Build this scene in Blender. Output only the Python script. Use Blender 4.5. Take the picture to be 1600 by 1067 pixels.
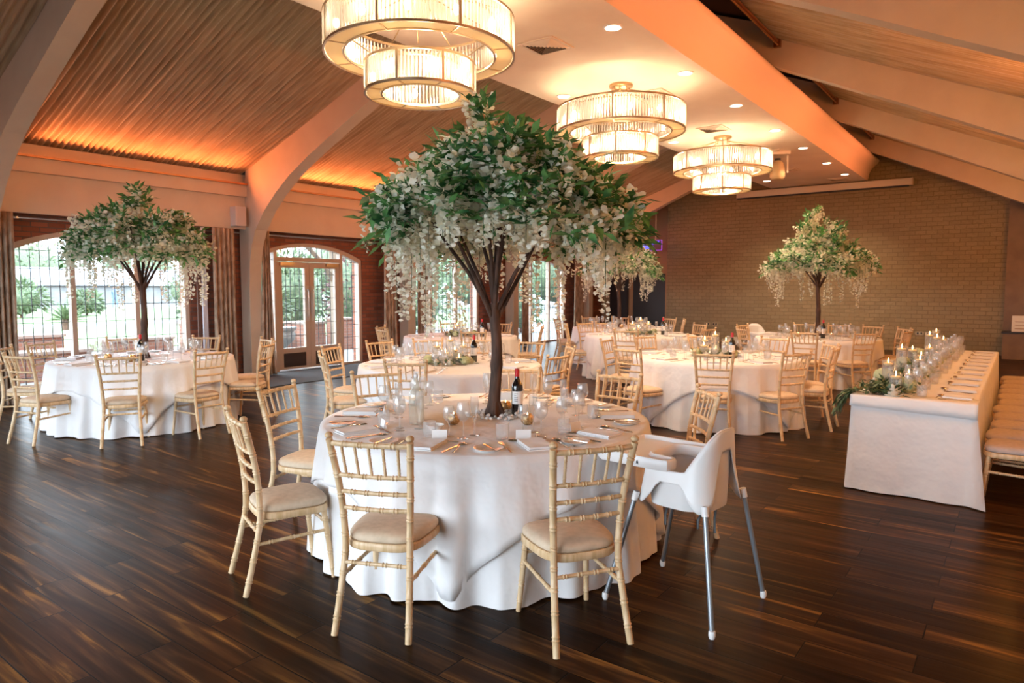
import bpy, bmesh, math, random
import numpy as np
from mathutils import Vector, Matrix, noise as mn
PI = math.pi
for o in list(bpy.data.objects): bpy.data.objects.remove(o)
S = bpy.context.scene
C = S.collection
# ------------------------------------------------------------------ camera
cam = bpy.data.cameras.new('camera'); co = bpy.data.objects.new('camera', cam); C.objects.link(co)
cam.sensor_width = 36; cam.lens = 24.0; cam.clip_start = .05; cam.clip_end = 400
co.location = (0, 0, 1.6); co.rotation_euler = (math.radians(90-4.45), 0, math.radians(36.83))
cam.dof.use_dof = True; cam.dof.focus_distance = 3.9; cam.dof.aperture_fstop = 4.0
S.camera = co
# ------------------------------------------------------------------ world and exposure
w = bpy.data.worlds.new('overcast_sky'); S.world = w; w.use_nodes = True
bg = w.node_tree.nodes['Background']; bg.inputs[0].default_value = (.76, .88, 1.0, 1); bg.inputs[1].default_value = 6.5
S.view_settings.view_transform = 'Standard'; S.view_settings.look = 'None'
S.view_settings.exposure = 1.05; S.view_settings.gamma = 1; S.view_settings.use_curve_mapping = False
cy_ = S.cycles
cy_.max_bounces = 7; cy_.diffuse_bounces = 4; cy_.glossy_bounces = 3; cy_.transmission_bounces = 4; cy_.transparent_max_bounces = 28
cy_.caustics_reflective = False; cy_.caustics_refractive = False; cy_.sample_clamp_indirect = 4; cy_.use_denoising = True
def light(name, kind, loc, energy, color, rot=(0, 0, 0), **k):
    l = bpy.data.lights.new(name, kind); l.energy = energy; l.color = color
    for a, v in k.items(): setattr(l, a, v)
    o = bpy.data.objects.new(name, l); o.location = loc; o.rotation_euler = rot; C.objects.link(o); return o
# daylight openings: portals only guide sampling of the sky through the glass
WIN = [4.72, 8.5, 12.42, 16.6]
for yc in WIN + [.8]:
    p = light('window_portal', 'AREA', (-11.75, yc, 1.25), 1, (1, 1, 1), (0, -PI/2, 0), shape='RECTANGLE', size=2.5, size_y=2.7); p.data.cycles.is_portal = True
for xc in (-8.6, -5.2, -1.8):
    p = light('window_portal', 'AREA', (xc, -4.3, 1.65), 1, (1, 1, 1), (PI/2, 0, 0), shape='RECTANGLE', size=3.2, size_y=2.95); p.data.cycles.is_portal = True
CHAND = [(-4.6, 4.72), (-4.58, 8.62), (-4.6, 12.64)]
WARM = (1.0, .70, .42)
for cx, cy in CHAND:
    for k in range(4):
        a = k*PI/2+.4
        light('chandelier_bulb_light', 'POINT', (cx+.72*math.cos(a), cy+.72*math.sin(a), 3.9), 6.5, WARM, shadow_soft_size=.06)
    light('chandelier_bulb_light', 'POINT', (cx, cy, 3.53), 20, WARM, shadow_soft_size=.1)
for yc, e in ((.9, 2), (4.9, 34), (8.9, 42), (12.9, 42), (16.8, 36)):
    light('cove_and_fill_light', 'AREA', (-10.99, yc+.3, 3.455), e, (1, .24, .07), (0, math.radians(-110), 0), shape='RECTANGLE', size=.05, size_y=2.9)
for yc, e in ((1, 2), (5, 15), (8.9, 18), (12.8, 18), (16.8, 18)):
    light('cove_and_fill_light', 'AREA', (1.1, yc, 3.25), e, (1, .25, .09), (0, math.radians(107), 0), shape='RECTANGLE', size=.08, size_y=2.6, spread=1.1)
    if yc > 2: light('cove_and_fill_light', 'POINT', (.75, yc-.6, 3.15), 44, (1, .40, .07), shadow_soft_size=.1)  # added fill points, putting more orange on the right beam faces
for x, ys in ((-3.66, (4.7, 6.69, 8.64, 10.6, 12.65, 14.55, 16.6, 18.5)), (-5.5, (4.6, 8.6, 12.5, 16.5, 18.4))):
    for y in ys: light('downlight_beam', 'SPOT', (x, y, 4.37), 160, (1, .72, .47), (0, 0, 0), spot_size=1.9, spot_blend=.8, shadow_soft_size=.07)

# ------------------------------------------------------------------ materials
def mat(name, col, rough=.6, metal=0, **k):
    m = bpy.data.materials.new(name); m.use_nodes = True; b = m.node_tree.nodes['Principled BSDF']
    b.inputs['Base Color'].default_value = (*col, 1); b.inputs['Roughness'].default_value = rough; b.inputs['Metallic'].default_value = metal
    for a, v in k.items(): b.inputs[a.replace('_', ' ')].default_value = v
    return m
def N(m, t, **k):
    n = m.node_tree.nodes.new(t)
    for a, v in k.items():
        if a.startswith('i_'): n.inputs[a[2:].replace('_', ' ')].default_value = v
        else: setattr(n, a, v)
    return n
def LK(m, a, b): m.node_tree.links.new(a, b)
def P(m): return m.node_tree.nodes['Principled BSDF']
def noise_col(m, c1, c2, scale=5, coord='Object', detail=4, stretch=(1, 1, 1), lo=.35, hi=.65, bump=0, bdist=.01):
    tc = N(m, 'ShaderNodeTexCoord'); mp = N(m, 'ShaderNodeMapping'); mp.inputs['Scale'].default_value = stretch
    LK(m, tc.outputs[coord], mp.inputs[0])
    n = N(m, 'ShaderNodeTexNoise', i_Scale=scale, i_Detail=detail); LK(m, mp.outputs[0], n.inputs['Vector'])
    r = N(m, 'ShaderNodeValToRGB'); r.color_ramp.elements[0].position = lo; r.color_ramp.elements[1].position = hi
    r.color_ramp.elements[0].color = (*c1, 1); r.color_ramp.elements[1].color = (*c2, 1)
    LK(m, n.outputs['Fac'], r.inputs[0]); LK(m, r.outputs[0], P(m).inputs['Base Color'])
    if bump:
        b = N(m, 'ShaderNodeBump', i_Strength=bump, i_Distance=bdist); LK(m, n.outputs['Fac'], b.inputs['Height']); LK(m, b.outputs[0], P(m).inputs['Normal'])
    return m
def emis(name, col, s):
    m = mat(name, col); P(m).inputs['Emission Color'].default_value = (*col, 1); P(m).inputs['Emission Strength'].default_value = s; return m
M = {}
M['cream'] = noise_col(mat('cream_paint', (.6, .5, .4), .65), (.62, .51, .40), (.66, .55, .43), 3)
M['ceil'] = noise_col(mat('ceiling_paint', (.8, .72, .62), .7), (.74, .64, .53), (.8, .70, .58), 2)
M['coral'] = mat('cove_paint', (.74, .60, .50), .7)
M['frame'] = mat('window_frame_paint', (.58, .46, .37), .45)
M['lead'] = mat('window_lead', (.05, .05, .055), .5, .3)
M['darkroof'] = mat('roof_lining', (.05, .035, .03), .9)
M['drape'] = noise_col(mat('ceiling_drape_fabric', (.5, .4, .3), .8, Sheen_Weight=.3), (.36, .26, .15), (.50, .38, .235), 4, stretch=(.3, 6, 1))
M['curtain'] = noise_col(mat('curtain_fabric', (.3, .2, .14), .8), (.30, .205, .14), (.47, .34, .24), 14, stretch=(1, 1, .45), lo=.42, hi=.58)
M['darkcurtain'] = mat('curtain_lining', (.17, .10, .08), .85)
M['sheer'] = mat('sheer_fabric', (.72, .72, .8), .7)
M['metal'] = mat('brushed_steel', (.62, .62, .62), .28, 1)
M['brass'] = mat('antique_brass', (.50, .36, .20), .32, 1)
M['gold'] = mat('champagne_gold', (.62, .50, .34), .3, 1)
M['cutlery'] = mat('polished_cutlery', (.75, .66, .58), .12, 1)
M['white'] = mat('white_plastic', (.84, .82, .80), .35)
M['whitegloss'] = mat('white_china', (.86, .84, .8), .15)
M['grey'] = mat('grey_metal_leg', (.36, .39, .42), .35, .7)
M['black'] = mat('black_plastic', (.015, .014, .014), .45)
M['card'] = mat('white_card', (.88, .87, .85), .6)
M['speaker'] = mat('speaker_plastic', (.66, .60, .58), .5)
M['vent'] = mat('vent_paint', (.72, .63, .52), .5)
M['darkdoor'] = mat('dark_door_stain', (.022, .012, .009), .45)
M['darkwall'] = noise_col(mat('brown_wall_paint', (.14, .09, .06), .7), (.20, .13, .085), (.25, .17, .11), 3)
M['tanwall'] = mat('tan_wall_paint', (.42, .24, .12), .7)
M['carpet'] = noise_col(mat('grey_mat', (.1, .1, .1), .95), (.05, .055, .06), (.13, .135, .14), 90, bump=.4)
M['kick'] = mat('kick_plate', (.035, .018, .012), .4)
M['trunk'] = noise_col(mat('tree_bark', (.1, .05, .03), .8), (.035, .017, .010), (.12, .06, .038), 9, stretch=(3, 3, .5), bump=.6, bdist=.01)
M['bottle'] = mat('dark_bottle_glass', (.008, .006, .006), .08, Coat_Weight=.6)
M['capsule'] = mat('red_foil', (.55, .012, .015), .35)
M['wax'] = mat('cream_wax', (.95, .70, .36), .5)
M['flame'] = emis('candle_flame', (1, .58, .2), 14)
M['white_rose'] = mat('cream_rose_petals', (.82, .76, .62), .6)
M['peach_rose'] = mat('peach_rose_petals', (.80, .55, .36), .6)
M['hydr'] = mat('pale_green_petals', (.62, .64, .36), .6)
M['garland'] = noise_col(mat('dark_green_leaf', (.05, .1, .04), .5), (.03, .075, .035), (.12, .18, .07), 18)
M['stone'] = mat('clear_pebble', (.78, .76, .74), .1)
M['goldglitter'] = noise_col(mat('gold_mercury_glass', (.7, .45, .2), .42, .8), (.42, .22, .07), (.85, .62, .33), 70, bump=.5, bdist=.004)
M['copper'] = mat('copper_pole', (.45, .22, .10), .35, .9)
# leaves / petals
def leafmat(name, a, b, transl=.25, rough=.5):
    m = mat(name, a, rough); tc = N(m, 'ShaderNodeTexCoord'); n = N(m, 'ShaderNodeTexNoise', i_Scale=11.0, i_Detail=2.0)
    LK(m, tc.outputs['Object'], n.inputs['Vector']); r = N(m, 'ShaderNodeValToRGB')
    r.color_ramp.elements[0].position = .38; r.color_ramp.elements[1].position = .62
    r.color_ramp.elements[0].color = (*a, 1); r.color_ramp.elements[1].color = (*b, 1)
    LK(m, n.outputs['Fac'], r.inputs[0]); LK(m, r.outputs[0], P(m).inputs['Base Color'])
    t = N(m, 'ShaderNodeBsdfTranslucent'); LK(m, r.outputs[0], t.inputs[0]); mx = N(m, 'ShaderNodeMixShader'); mx.inputs[0].default_value = transl
    LK(m, P(m).outputs[0], mx.inputs[1]); LK(m, t.outputs[0], mx.inputs[2]); LK(m, mx.outputs[0], m.node_tree.nodes['Material Output'].inputs[0])
    return m
M['leaf'] = leafmat('wisteria_leaf', (.035, .15, .05), (.17, .42, .13))
M['petal'] = leafmat('wisteria_petal', (.90, .89, .72), (.97, .96, .84), .42)
M['outleaf'] = leafmat('garden_leaf', (.055, .10, .05), (.16, .20, .11), .2)
# thin glass
def glassmat(name, tint=(1, 1, 1), k=.12, milky=0):
    m = bpy.data.materials.new(name); m.use_nodes = True; nt = m.node_tree; nt.nodes.clear()
    out = nt.nodes.new('ShaderNodeOutputMaterial'); tr = nt.nodes.new('ShaderNodeBsdfTransparent'); tr.inputs[0].default_value = (*tint, 1)
    gl = nt.nodes.new('ShaderNodeBsdfGlossy'); gl.inputs['Roughness'].default_value = .04
    lw = nt.nodes.new('ShaderNodeLayerWeight'); lw.inputs[0].default_value = .5; pw = nt.nodes.new('ShaderNodeMath'); pw.operation = 'POWER'; pw.inputs[1].default_value = 3.5
    ml = nt.nodes.new('ShaderNodeMath'); ml.operation = 'MULTIPLY_ADD'; ml.inputs[1].default_value = .8; ml.inputs[2].default_value = .05; ml.use_clamp = True
    mx = nt.nodes.new('ShaderNodeMixShader')
    nt.links.new(lw.outputs['Facing'], pw.inputs[0]); nt.links.new(pw.outputs[0], ml.inputs[0]); nt.links.new(ml.outputs[0], mx.inputs[0])
    src = tr.outputs[0]
    if milky:
        d = nt.nodes.new('ShaderNodeBsdfDiffuse'); d.inputs[0].default_value = (.85, .84, .82, 1); m2 = nt.nodes.new('ShaderNodeMixShader'); m2.inputs[0].default_value = milky
        nt.links.new(tr.outputs[0], m2.inputs[1]); nt.links.new(d.outputs[0], m2.inputs[2]); src = m2.outputs[0]
    nt.links.new(src, mx.inputs[1]); nt.links.new(gl.outputs[0], mx.inputs[2]); nt.links.new(mx.outputs[0], out.inputs[0]); return m
M['pane'] = glassmat('window_glass', (.97, .99, .98), .05)
M['glass'] = glassmat('drinking_glass', (.99, .99, .985), .16, .10)
M['tumbler'] = glassmat('tumbler_glass', (.99, .99, .99), .15, .13)
M['vase'] = glassmat('vase_glass', (.99, .99, .98), .12, .05)
M['bottleclear'] = glassmat('clear_bottle_glass', (.97, .98, .95), .15, .12)
# chandelier crystal: part clear, part frosted, lit by the bulbs inside
m = bpy.data.materials.new('crystal_rods'); m.use_nodes = True; nt = m.node_tree; nt.nodes.clear()
out = nt.nodes.new('ShaderNodeOutputMaterial'); tr = nt.nodes.new('ShaderNodeBsdfTransparent'); tl = nt.nodes.new('ShaderNodeBsdfTranslucent'); tl.inputs[0].default_value = (1, .98, .93, 1)
gl = nt.nodes.new('ShaderNodeBsdfGlossy'); gl.inputs['Roughness'].default_value = .12
a1 = nt.nodes.new('ShaderNodeMixShader'); a1.inputs[0].default_value = .68; a2 = nt.nodes.new('ShaderNodeMixShader'); a2.inputs[0].default_value = .18
nt.links.new(tr.outputs[0], a1.inputs[1]); nt.links.new(tl.outputs[0], a1.inputs[2]); nt.links.new(a1.outputs[0], a2.inputs[1]); nt.links.new(gl.outputs[0], a2.inputs[2]); nt.links.new(a2.outputs[0], out.inputs[0])
M['crystal'] = m
m = mat('frosted_diffuser', (.9, .8, .62), .5); t = N(m, 'ShaderNodeBsdfTranslucent'); t.inputs[0].default_value = (1, .86, .62, 1); mx = N(m, 'ShaderNodeMixShader'); mx.inputs[0].default_value = .5
LK(m, P(m).outputs[0], mx.inputs[1]); LK(m, t.outputs[0], mx.inputs[2]); LK(m, mx.outputs[0], m.node_tree.nodes['Material Output'].inputs[0]); M['diffuser'] = m
M['bulb'] = emis('bulb_glow', (1, .82, .58), 26)
M['downlight'] = emis('downlight_glow', (1, .84, .62), 5)
M['led'] = emis('orange_led', (1, .4, .1), 3)
M['neon'] = emis('blue_neon', (.10, .12, 1), 3.2)
M['neonp'] = emis('violet_edge_glow', (.25, .06, .55), .7)
# wood of the chairs
m = mat('limewashed_wood', (.62, .44, .27), .42); noise_col(m, (.59, .385, .19), (.75, .545, .33), 8, stretch=(6, 6, .7), bump=.1, bdist=.002); M['wood'] = m
M['cushion'] = noise_col(mat('cushion_fabric', (.66, .5, .35), .85), (.60, .46, .32), (.68, .53, .38), 30, bump=.15, bdist=.002)
M['cushiongrey'] = noise_col(mat('mauve_cushion_fabric', (.5, .42, .38), .85), (.46, .385, .345), (.54, .455, .41), 30)
# cloth
m = mat('white_tablecloth', (.82, .80, .79), .75, Sheen_Weight=.2); tc = N(m, 'ShaderNodeTexCoord'); n = N(m, 'ShaderNodeTexNoise', i_Scale=5.0, i_Detail=3.0); LK(m, tc.outputs['Object'], n.inputs['Vector'])
b = N(m, 'ShaderNodeBump', i_Strength=.5, i_Distance=.045); LK(m, n.outputs['Fac'], b.inputs['Height']); LK(m, b.outputs[0], P(m).inputs['Normal']); M['cloth'] = m
# floor: dark walnut planks running across the room with golden streaks
m = mat('walnut_floor', (.05, .025, .012), .34, IOR=1.13, Specular_IOR_Level=.5); tc = N(m, 'ShaderNodeTexCoord')
mp = N(m, 'ShaderNodeMapping'); LK(m, tc.outputs['Object'], mp.inputs[0]); mp.inputs['Location'].default_value = (.3, .077, 0)
bk = N(m, 'ShaderNodeTexBrick', i_Scale=1.0); bk.inputs['Brick Width'].default_value = 1.15; bk.inputs['Row Height'].default_value = .172; bk.inputs['Mortar Size'].default_value = .0035; bk.inputs['Mortar Smooth'].default_value = .2
bk.offset = .37; bk.offset_frequency = 2; bk.inputs['Color1'].default_value = (0, 0, 0, 1); bk.inputs['Color2'].default_value = (1, 1, 1, 1); bk.inputs['Mortar'].default_value = (.5, .5, .5, 1); LK(m, mp.outputs[0], bk.inputs['Vector'])
mp2 = N(m, 'ShaderNodeMapping'); mp2.inputs['Scale'].default_value = (.55, 7.5, 1); LK(m, tc.outputs['Object'], mp2.inputs[0])
off = N(m, 'ShaderNodeVectorMath', operation='MULTIPLY_ADD'); off.inputs[1].default_value = (7, 5, 9); LK(m, bk.outputs['Color'], off.inputs[0]); LK(m, mp2.outputs[0], off.inputs[2])
ns = N(m, 'ShaderNodeTexNoise', i_Scale=1.5, i_Detail=6.0, i_Distortion=1.2); LK(m, off.outputs[0], ns.inputs['Vector'])
r = N(m, 'ShaderNodeValToRGB'); e = r.color_ramp.elements; e[0].position = .30; e[0].color = (.016, .007, .003, 1); e[1].position = .72; e[1].color = (.30, .145, .032, 1)
q = e.new(.5); q.color = (.042, .018, .0065, 1); q = e.new(.60); q.color = (.085, .037, .011, 1)
LK(m, ns.outputs['Fac'], r.inputs[0])
bw = N(m, 'ShaderNodeMapRange'); bw.inputs['To Min'].default_value = .45; bw.inputs['To Max'].default_value = 1.15; LK(m, bk.outputs['Color'], bw.inputs['Value'])
mu = N(m, 'ShaderNodeMix', data_type='RGBA', blend_type='MULTIPLY'); mu.inputs['Factor'].default_value = 1; LK(m, r.outputs[0], mu.inputs['A']); LK(m, bw.outputs[0], mu.inputs['B'])
mo = N(m, 'ShaderNodeMix', data_type='RGBA'); LK(m, bk.outputs['Fac'], mo.inputs['Factor']); LK(m, mu.outputs['Result'], mo.inputs['A']); mo.inputs['B'].default_value = (.004, .002, .001, 1)
LK(m, mo.outputs['Result'], P(m).inputs['Base Color'])
n2 = N(m, 'ShaderNodeTexNoise', i_Scale=2.2, i_Detail=5.0); LK(m, mp2.outputs[0], n2.inputs['Vector'])
rr = N(m, 'ShaderNodeMapRange'); rr.inputs['To Min'].default_value = .22; rr.inputs['To Max'].default_value = .42; LK(m, n2.outputs['Fac'], rr.inputs['Value']); LK(m, rr.outputs[0], P(m).inputs['Roughness'])
b = N(m, 'ShaderNodeBump', i_Strength=.35, i_Distance=.004); sb = N(m, 'ShaderNodeMath', operation='SUBTRACT'); LK(m, n2.outputs['Fac'], sb.inputs[0]); LK(m, bk.outputs['Fac'], sb.inputs[1]); LK(m, sb.outputs[0], b.inputs['Height']); LK(m, b.outputs[0], P(m).inputs['Normal'])
M['floor'] = m
def brickmat(name, c1, c2, mc, bwid, bh, bump, axes='xz', msize=.008, stren=.8):
    m = mat(name, c1, .8); tc = N(m, 'ShaderNodeTexCoord'); sp = N(m, 'ShaderNodeSeparateXYZ'); cb = N(m, 'ShaderNodeCombineXYZ')
    LK(m, tc.outputs['Object'], sp.inputs[0]); LK(m, sp.outputs['X' if axes[0] == 'x' else 'Y'], cb.inputs[0]); LK(m, sp.outputs['Z'], cb.inputs[1])
    bk = N(m, 'ShaderNodeTexBrick', i_Scale=1.0); bk.inputs['Brick Width'].default_value = bwid; bk.inputs['Row Height'].default_value = bh; bk.inputs['Mortar Size'].default_value = msize
    bk.inputs['Mortar Smooth'].default_value = .3; bk.inputs['Color1'].default_value = (*c1, 1); bk.inputs['Color2'].default_value = (*c2, 1); bk.inputs['Mortar'].default_value = (*mc, 1)
    LK(m, cb.outputs[0], bk.inputs['Vector']); LK(m, bk.outputs['Color'], P(m).inputs['Base Color'])
    ns = N(m, 'ShaderNodeTexNoise', i_Scale=14.0, i_Detail=3.0); LK(m, cb.outputs[0], ns.inputs['Vector'])
    a = N(m, 'ShaderNodeMath', operation='MULTIPLY_ADD'); a.inputs[1].default_value = -1.6; LK(m, bk.outputs['Fac'], a.inputs[0]); LK(m, ns.outputs['Fac'], a.inputs[2])
    sv = N(m, 'ShaderNodeSeparateColor'); LK(m, bk.outputs['Color'], sv.inputs[0]); a2 = N(m, 'ShaderNodeMath', operation='MULTIPLY_ADD'); a2.inputs[1].default_value = 2.5; LK(m, sv.outputs[0], a2.inputs[0]); LK(m, a.outputs[0], a2.inputs[2])
    b = N(m, 'ShaderNodeBump', i_Strength=stren, i_Distance=bump); LK(m, a2.outputs[0], b.inputs['Height']); LK(m, b.outputs[0], P(m).inputs['Normal']); return m
M['brickfar'] = brickmat('split_face_stone', (.29, .22, .12), (.34, .26, .145), (.22, .165, .085), .24, .105, .03, msize=.006, stren=.7)
M['brickred'] = brickmat('red_brick', (.20, .06, .03), (.33, .11, .06), (.14, .09, .07), .22, .075, .01, 'yz')
M['brickout'] = brickmat('garden_brick', (.20, .075, .05), (.28, .12, .08), (.25, .19, .16), .22, .075, .01, 'yz')
M['patio'] = noise_col(mat('pale_paving', (.6, .6, .58), .9), (.17, .175, .175), (.22, .225, .22), 1.2)
M['lawn'] = noise_col(mat('lawn_grass', (.3, .42, .16), .9), (.10, .16, .06), (.15, .21, .09), 2)

# ------------------------------------------------------------------ mesh helpers
class MB:
    def __init__(s): s.v = []; s.f = []
    def add(s, vs, fs):
        o = len(s.v); s.v += [tuple(map(float, v)) for v in vs]; s.f += [tuple(i+o for i in f) for f in fs]; return s
    def box(s, x0, y0, z0, x1, y1, z1, mtx=None):
        vs = [(x, y, z) for x in (x0, x1) for y in (y0, y1) for z in (z0, z1)]
        if mtx is not None: vs = [mtx @ Vector(v) for v in vs]
        return s.add(vs, [(0, 1, 3, 2), (4, 6, 7, 5), (0, 4, 5, 1), (2, 3, 7, 6), (0, 2, 6, 4), (1, 5, 7, 3)])
    def prism(s, poly, a, b, axis='y'):   # poly in the other two axes
        n = len(poly)
        def pt(p, t): return {'y': (p[0], t, p[1]), 'z': (p[0], p[1], t), 'x': (t, p[0], p[1])}[axis]
        vs = [pt(p, a) for p in poly]+[pt(p, b) for p in poly]
        return s.add(vs, [tuple(range(n)), tuple(range(2*n-1, n-1, -1))]+[(i, i+n, (i+1) % n+n, (i+1) % n) for i in range(n)])
    def tube(s, pts, rad, n=10, caps=True, squash=None):
        pts = [Vector(p) for p in pts]
        if not hasattr(rad, '__len__'): rad = [rad]*len(pts)
        up = Vector((0, 0, 1)); prev = None; vs = []
        for i, p in enumerate(pts):
            d = (pts[min(i+1, len(pts)-1)]-pts[max(i-1, 0)])
            if d.length < 1e-9: d = Vector((0, 0, 1))
            d.normalize()
            if prev is None:
                a = up if abs(d.z) < .9 else Vector((1, 0, 0)); u = d.cross(a).normalized()
            else:
                u = (prev-d*prev.dot(d)); u = u.normalized() if u.length > 1e-6 else prev
            prev = u; v = d.cross(u)
            for k in range(n):
                t = 2*PI*k/n; q = p+(u*math.cos(t)+v*math.sin(t)*(squash or 1))*rad[i]; vs.append(q)
        fs = [(i*n+k, i*n+(k+1) % n, (i+1)*n+(k+1) % n, (i+1)*n+k) for i in range(len(pts)-1) for k in range(n)]
        if caps: fs += [tuple(range(n-1, -1, -1)), tuple(range((len(pts)-1)*n, len(pts)*n))]
        return s.add(vs, fs)
    def lathe(s, prof, n=24, c=(0, 0, 0), close=True):
        vs = []; fs = []
        for r, z in prof: vs += [(c[0]+r*math.cos(2*PI*k/n), c[1]+r*math.sin(2*PI*k/n), c[2]+z) for k in range(n)]
        for i in range(len(prof)-1): fs += [(i*n+k, i*n+(k+1) % n, (i+1)*n+(k+1) % n, (i+1)*n+k) for k in range(n)]
        if close and prof[0][0] > 1e-4 and prof[0] != prof[-1]: fs.append(tuple(range(n-1, -1, -1)))
        if close and prof[-1][0] > 1e-4 and prof[0] != prof[-1]: fs.append(tuple(range((len(prof)-1)*n, len(prof)*n)))
        return s.add(vs, fs)
    def grid(s, nu, nv, fn, cu=False, cv=False):
        vs = [fn(i, j) for i in range(nu) for j in range(nv)]
        fs = [(i*nv+j, ((i+1) % nu)*nv+j, ((i+1) % nu)*nv+(j+1) % nv, i*nv+(j+1) % nv) for i in range(nu if cu else nu-1) for j in range(nv if cv else nv-1)]
        return s.add(vs, fs)
    def ball(s, c, r, n=10, sc=(1, 1, 1)):
        m = n//2
        pr = [(max(1e-5, math.sin(PI*i/m)), -math.cos(PI*i/m)) for i in range(m+1)]
        o = len(s.v); s.lathe(pr, n, close=False)
        for i in range(o, len(s.v)):
            v = s.v[i]; s.v[i] = (c[0]+v[0]*r*sc[0], c[1]+v[1]*r*sc[1], c[2]+v[2]*r*sc[2])
        return s
    def mesh(s, name, m, smooth=True, ang=40):
        me = bpy.data.meshes.new(name); me.from_pydata(s.v, [], s.f); me.materials.append(m if not isinstance(m, str) else M[m])
        if smooth:
            me.shade_smooth(); me.set_sharp_from_angle(angle=math.radians(ang))
        me.update(); return me
    def build(s, name, m, parent=None, smooth=True, ang=40, loc=None):
        o = bpy.data.objects.new(name, s.mesh(name, m, smooth, ang)); C.objects.link(o)
        if parent is not None: o.parent = parent
        if loc is not None: o.location = loc
        return o
def npmesh(name, V, F, m, parent=None):   # all faces one size
    me = bpy.data.meshes.new(name); me.vertices.add(len(V)); me.vertices.foreach_set('co', np.ascontiguousarray(V, dtype=np.float32).ravel())
    k = F.shape[1]; me.loops.add(F.size); me.loops.foreach_set('vertex_index', F.ravel().astype(np.int32))
    me.polygons.add(len(F)); me.polygons.foreach_set('loop_start', np.arange(0, F.size, k, dtype=np.int32)); me.update(calc_edges=True); me.validate()
    me.materials.append(M[m]); me.shade_smooth()
    o = bpy.data.objects.new(name, me); C.objects.link(o)
    if parent is not None: o.parent = parent
    return o
def fix(o):
    bm = bmesh.new(); bm.from_mesh(o.data); bmesh.ops.recalc_face_normals(bm, faces=bm.faces); bm.to_mesh(o.data); bm.free(); return o
def tag(o, label, cat, group=None, kind=None):
    assert 4 <= len(label.split()) <= 16, label
    o['label'] = label; o['category'] = cat
    if group: o['group'] = group
    if kind: o['kind'] = kind
    return o
def empty(name, loc=(0, 0, 0), rz=0):
    o = bpy.data.objects.new(name, None); o.empty_display_size = .1; C.objects.link(o); o.location = loc; o.rotation_euler = (0, 0, rz); return o
def thing(name, label, cat, loc=(0, 0, 0), rz=0, group=None): return tag(empty(name, loc, rz), label, cat, group)
def struct(o): o['kind'] = 'structure'; return o
def dup(o, loc=None, rz=None, label=None, group=None, parent=None, scale=None):
    kids = KIDS.get(o.name)
    if kids is None: kids = KIDS[o.name] = list(o.children)
    c = o.copy(); C.objects.link(c)
    if parent is not None: c.parent = parent
    if loc is not None: c.location = loc
    if rz is not None: c.rotation_euler = (c.rotation_euler[0], c.rotation_euler[1], rz)
    if scale is not None: c.scale = scale
    if label: c['label'] = label; assert 4 <= len(label.split()) <= 16, label
    if group: c['group'] = group
    for ch in kids: dup(ch, parent=c)
    return c
KIDS = {}
class Proto:   # the first placement uses the thing itself, later ones copies
    def __init__(s, o): s.o = o; s.used = False
    def put(s, loc, rz=0, label=None, group=None, scale=None):
        if not s.used:
            s.used = True; o = s.o; KIDS.setdefault(o.name, list(o.children)); o.location = loc; o.rotation_euler = (0, 0, rz)
            if scale: o.scale = scale
            if label: o['label'] = label; assert 4 <= len(label.split()) <= 16, label
            if group: o['group'] = group
            return o
        return dup(s.o, loc, rz, label, group, scale=scale or (1, 1, 1))
rnd = random.Random(5)

# ------------------------------------------------------------------ the room shell
XW = -11.34; YB = -4.2; YF = 20.0; BEAM = [-1.0, 3.0, 6.95, 10.85, 14.8, 18.8]
struct(MB().box(-11.7, YB-.4, -.12, 1.6, YF+.6, 0).build('floor', 'floor', smooth=False))
# left wall with arched openings
AH = 1.3; ZS = 2.2; ZT = 2.48; NA = 16
def arch_z(t): # t in -1..1
    R = (AH*AH+(ZT-ZS)**2)/(2*(ZT-ZS)); return ZT-R+math.sqrt(R*R-(t*AH)**2)
wl = MB(); x0, x1 = XW-.32, XW
prev = YB
for yc in [.8]+WIN:
    wl.box(x0, prev, 0, x1, yc-AH, 2.75); prev = yc+AH
    for i in range(NA):
        a, b = -1+2*i/NA, -1+2*(i+1)/NA
        wl.prism([(yc+a*AH, arch_z(a)), (yc+b*AH, arch_z(b)), (yc+b*AH, 2.75), (yc+a*AH, 2.75)], x0, x1, 'x')
wl.box(x0, prev, 0, x1, YF+.5, 2.75)
struct(wl.build('wall_left', 'brickred', smooth=False))
struct(MB().box(XW-.32, YB, 2.751, -11.16, YF+.3, 3.6).build('wall_left_upper', 'cream', smooth=False)).name = 'trim_1'
struct(MB().box(-11.159, YB, 3.20, -11.03, YF+.1, 3.40).box(-11.159, YB, 2.64, -11.10, YF+.1, 3.199).build('trim_2', 'cream', smooth=False))
struct(MB().box(-11.06, YB, 3.401, -10.99, YF, 3.43).build('trim_3', 'copper', smooth=False))
# far wall: stone cladding, door recess on its left, pilaster on its right
struct(MB().box(-8.95, YF, 0, -.37, YF+.3, 6.3).build('wall_far', 'brickfar', smooth=False))
struct(MB().box(-11.34, YF+.18, 0, -8.951, YF+.4, 5.6).build('wall_far_left', 'tanwall', smooth=False))
struct(MB().box(-.369, YF-.25, 0, .35, YF+.3, 6.0).build('wall_far_right', 'darkwall', smooth=False))
struct(MB().box(.351, YF, 0, 1.6, YF+.3, 6.0).build('wall_far_corner', 'black', smooth=False))
struct(MB().box(1.35, YB, 0, 1.6, YF, 3.6).build('wall_right', 'cream', smooth=False))
bw_ = MB(); px = -11.34
for xc in (-8.6, -5.2, -1.8):
    bw_.box(px, YB-.25, 0, xc-1.58, YB, 3.2); px = xc+1.58; bw_.box(xc-1.58, YB-.25, 3.1, xc+1.58, YB, 3.2).box(xc-1.58, YB-.25, 0, xc+1.58, YB, .2)
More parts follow.
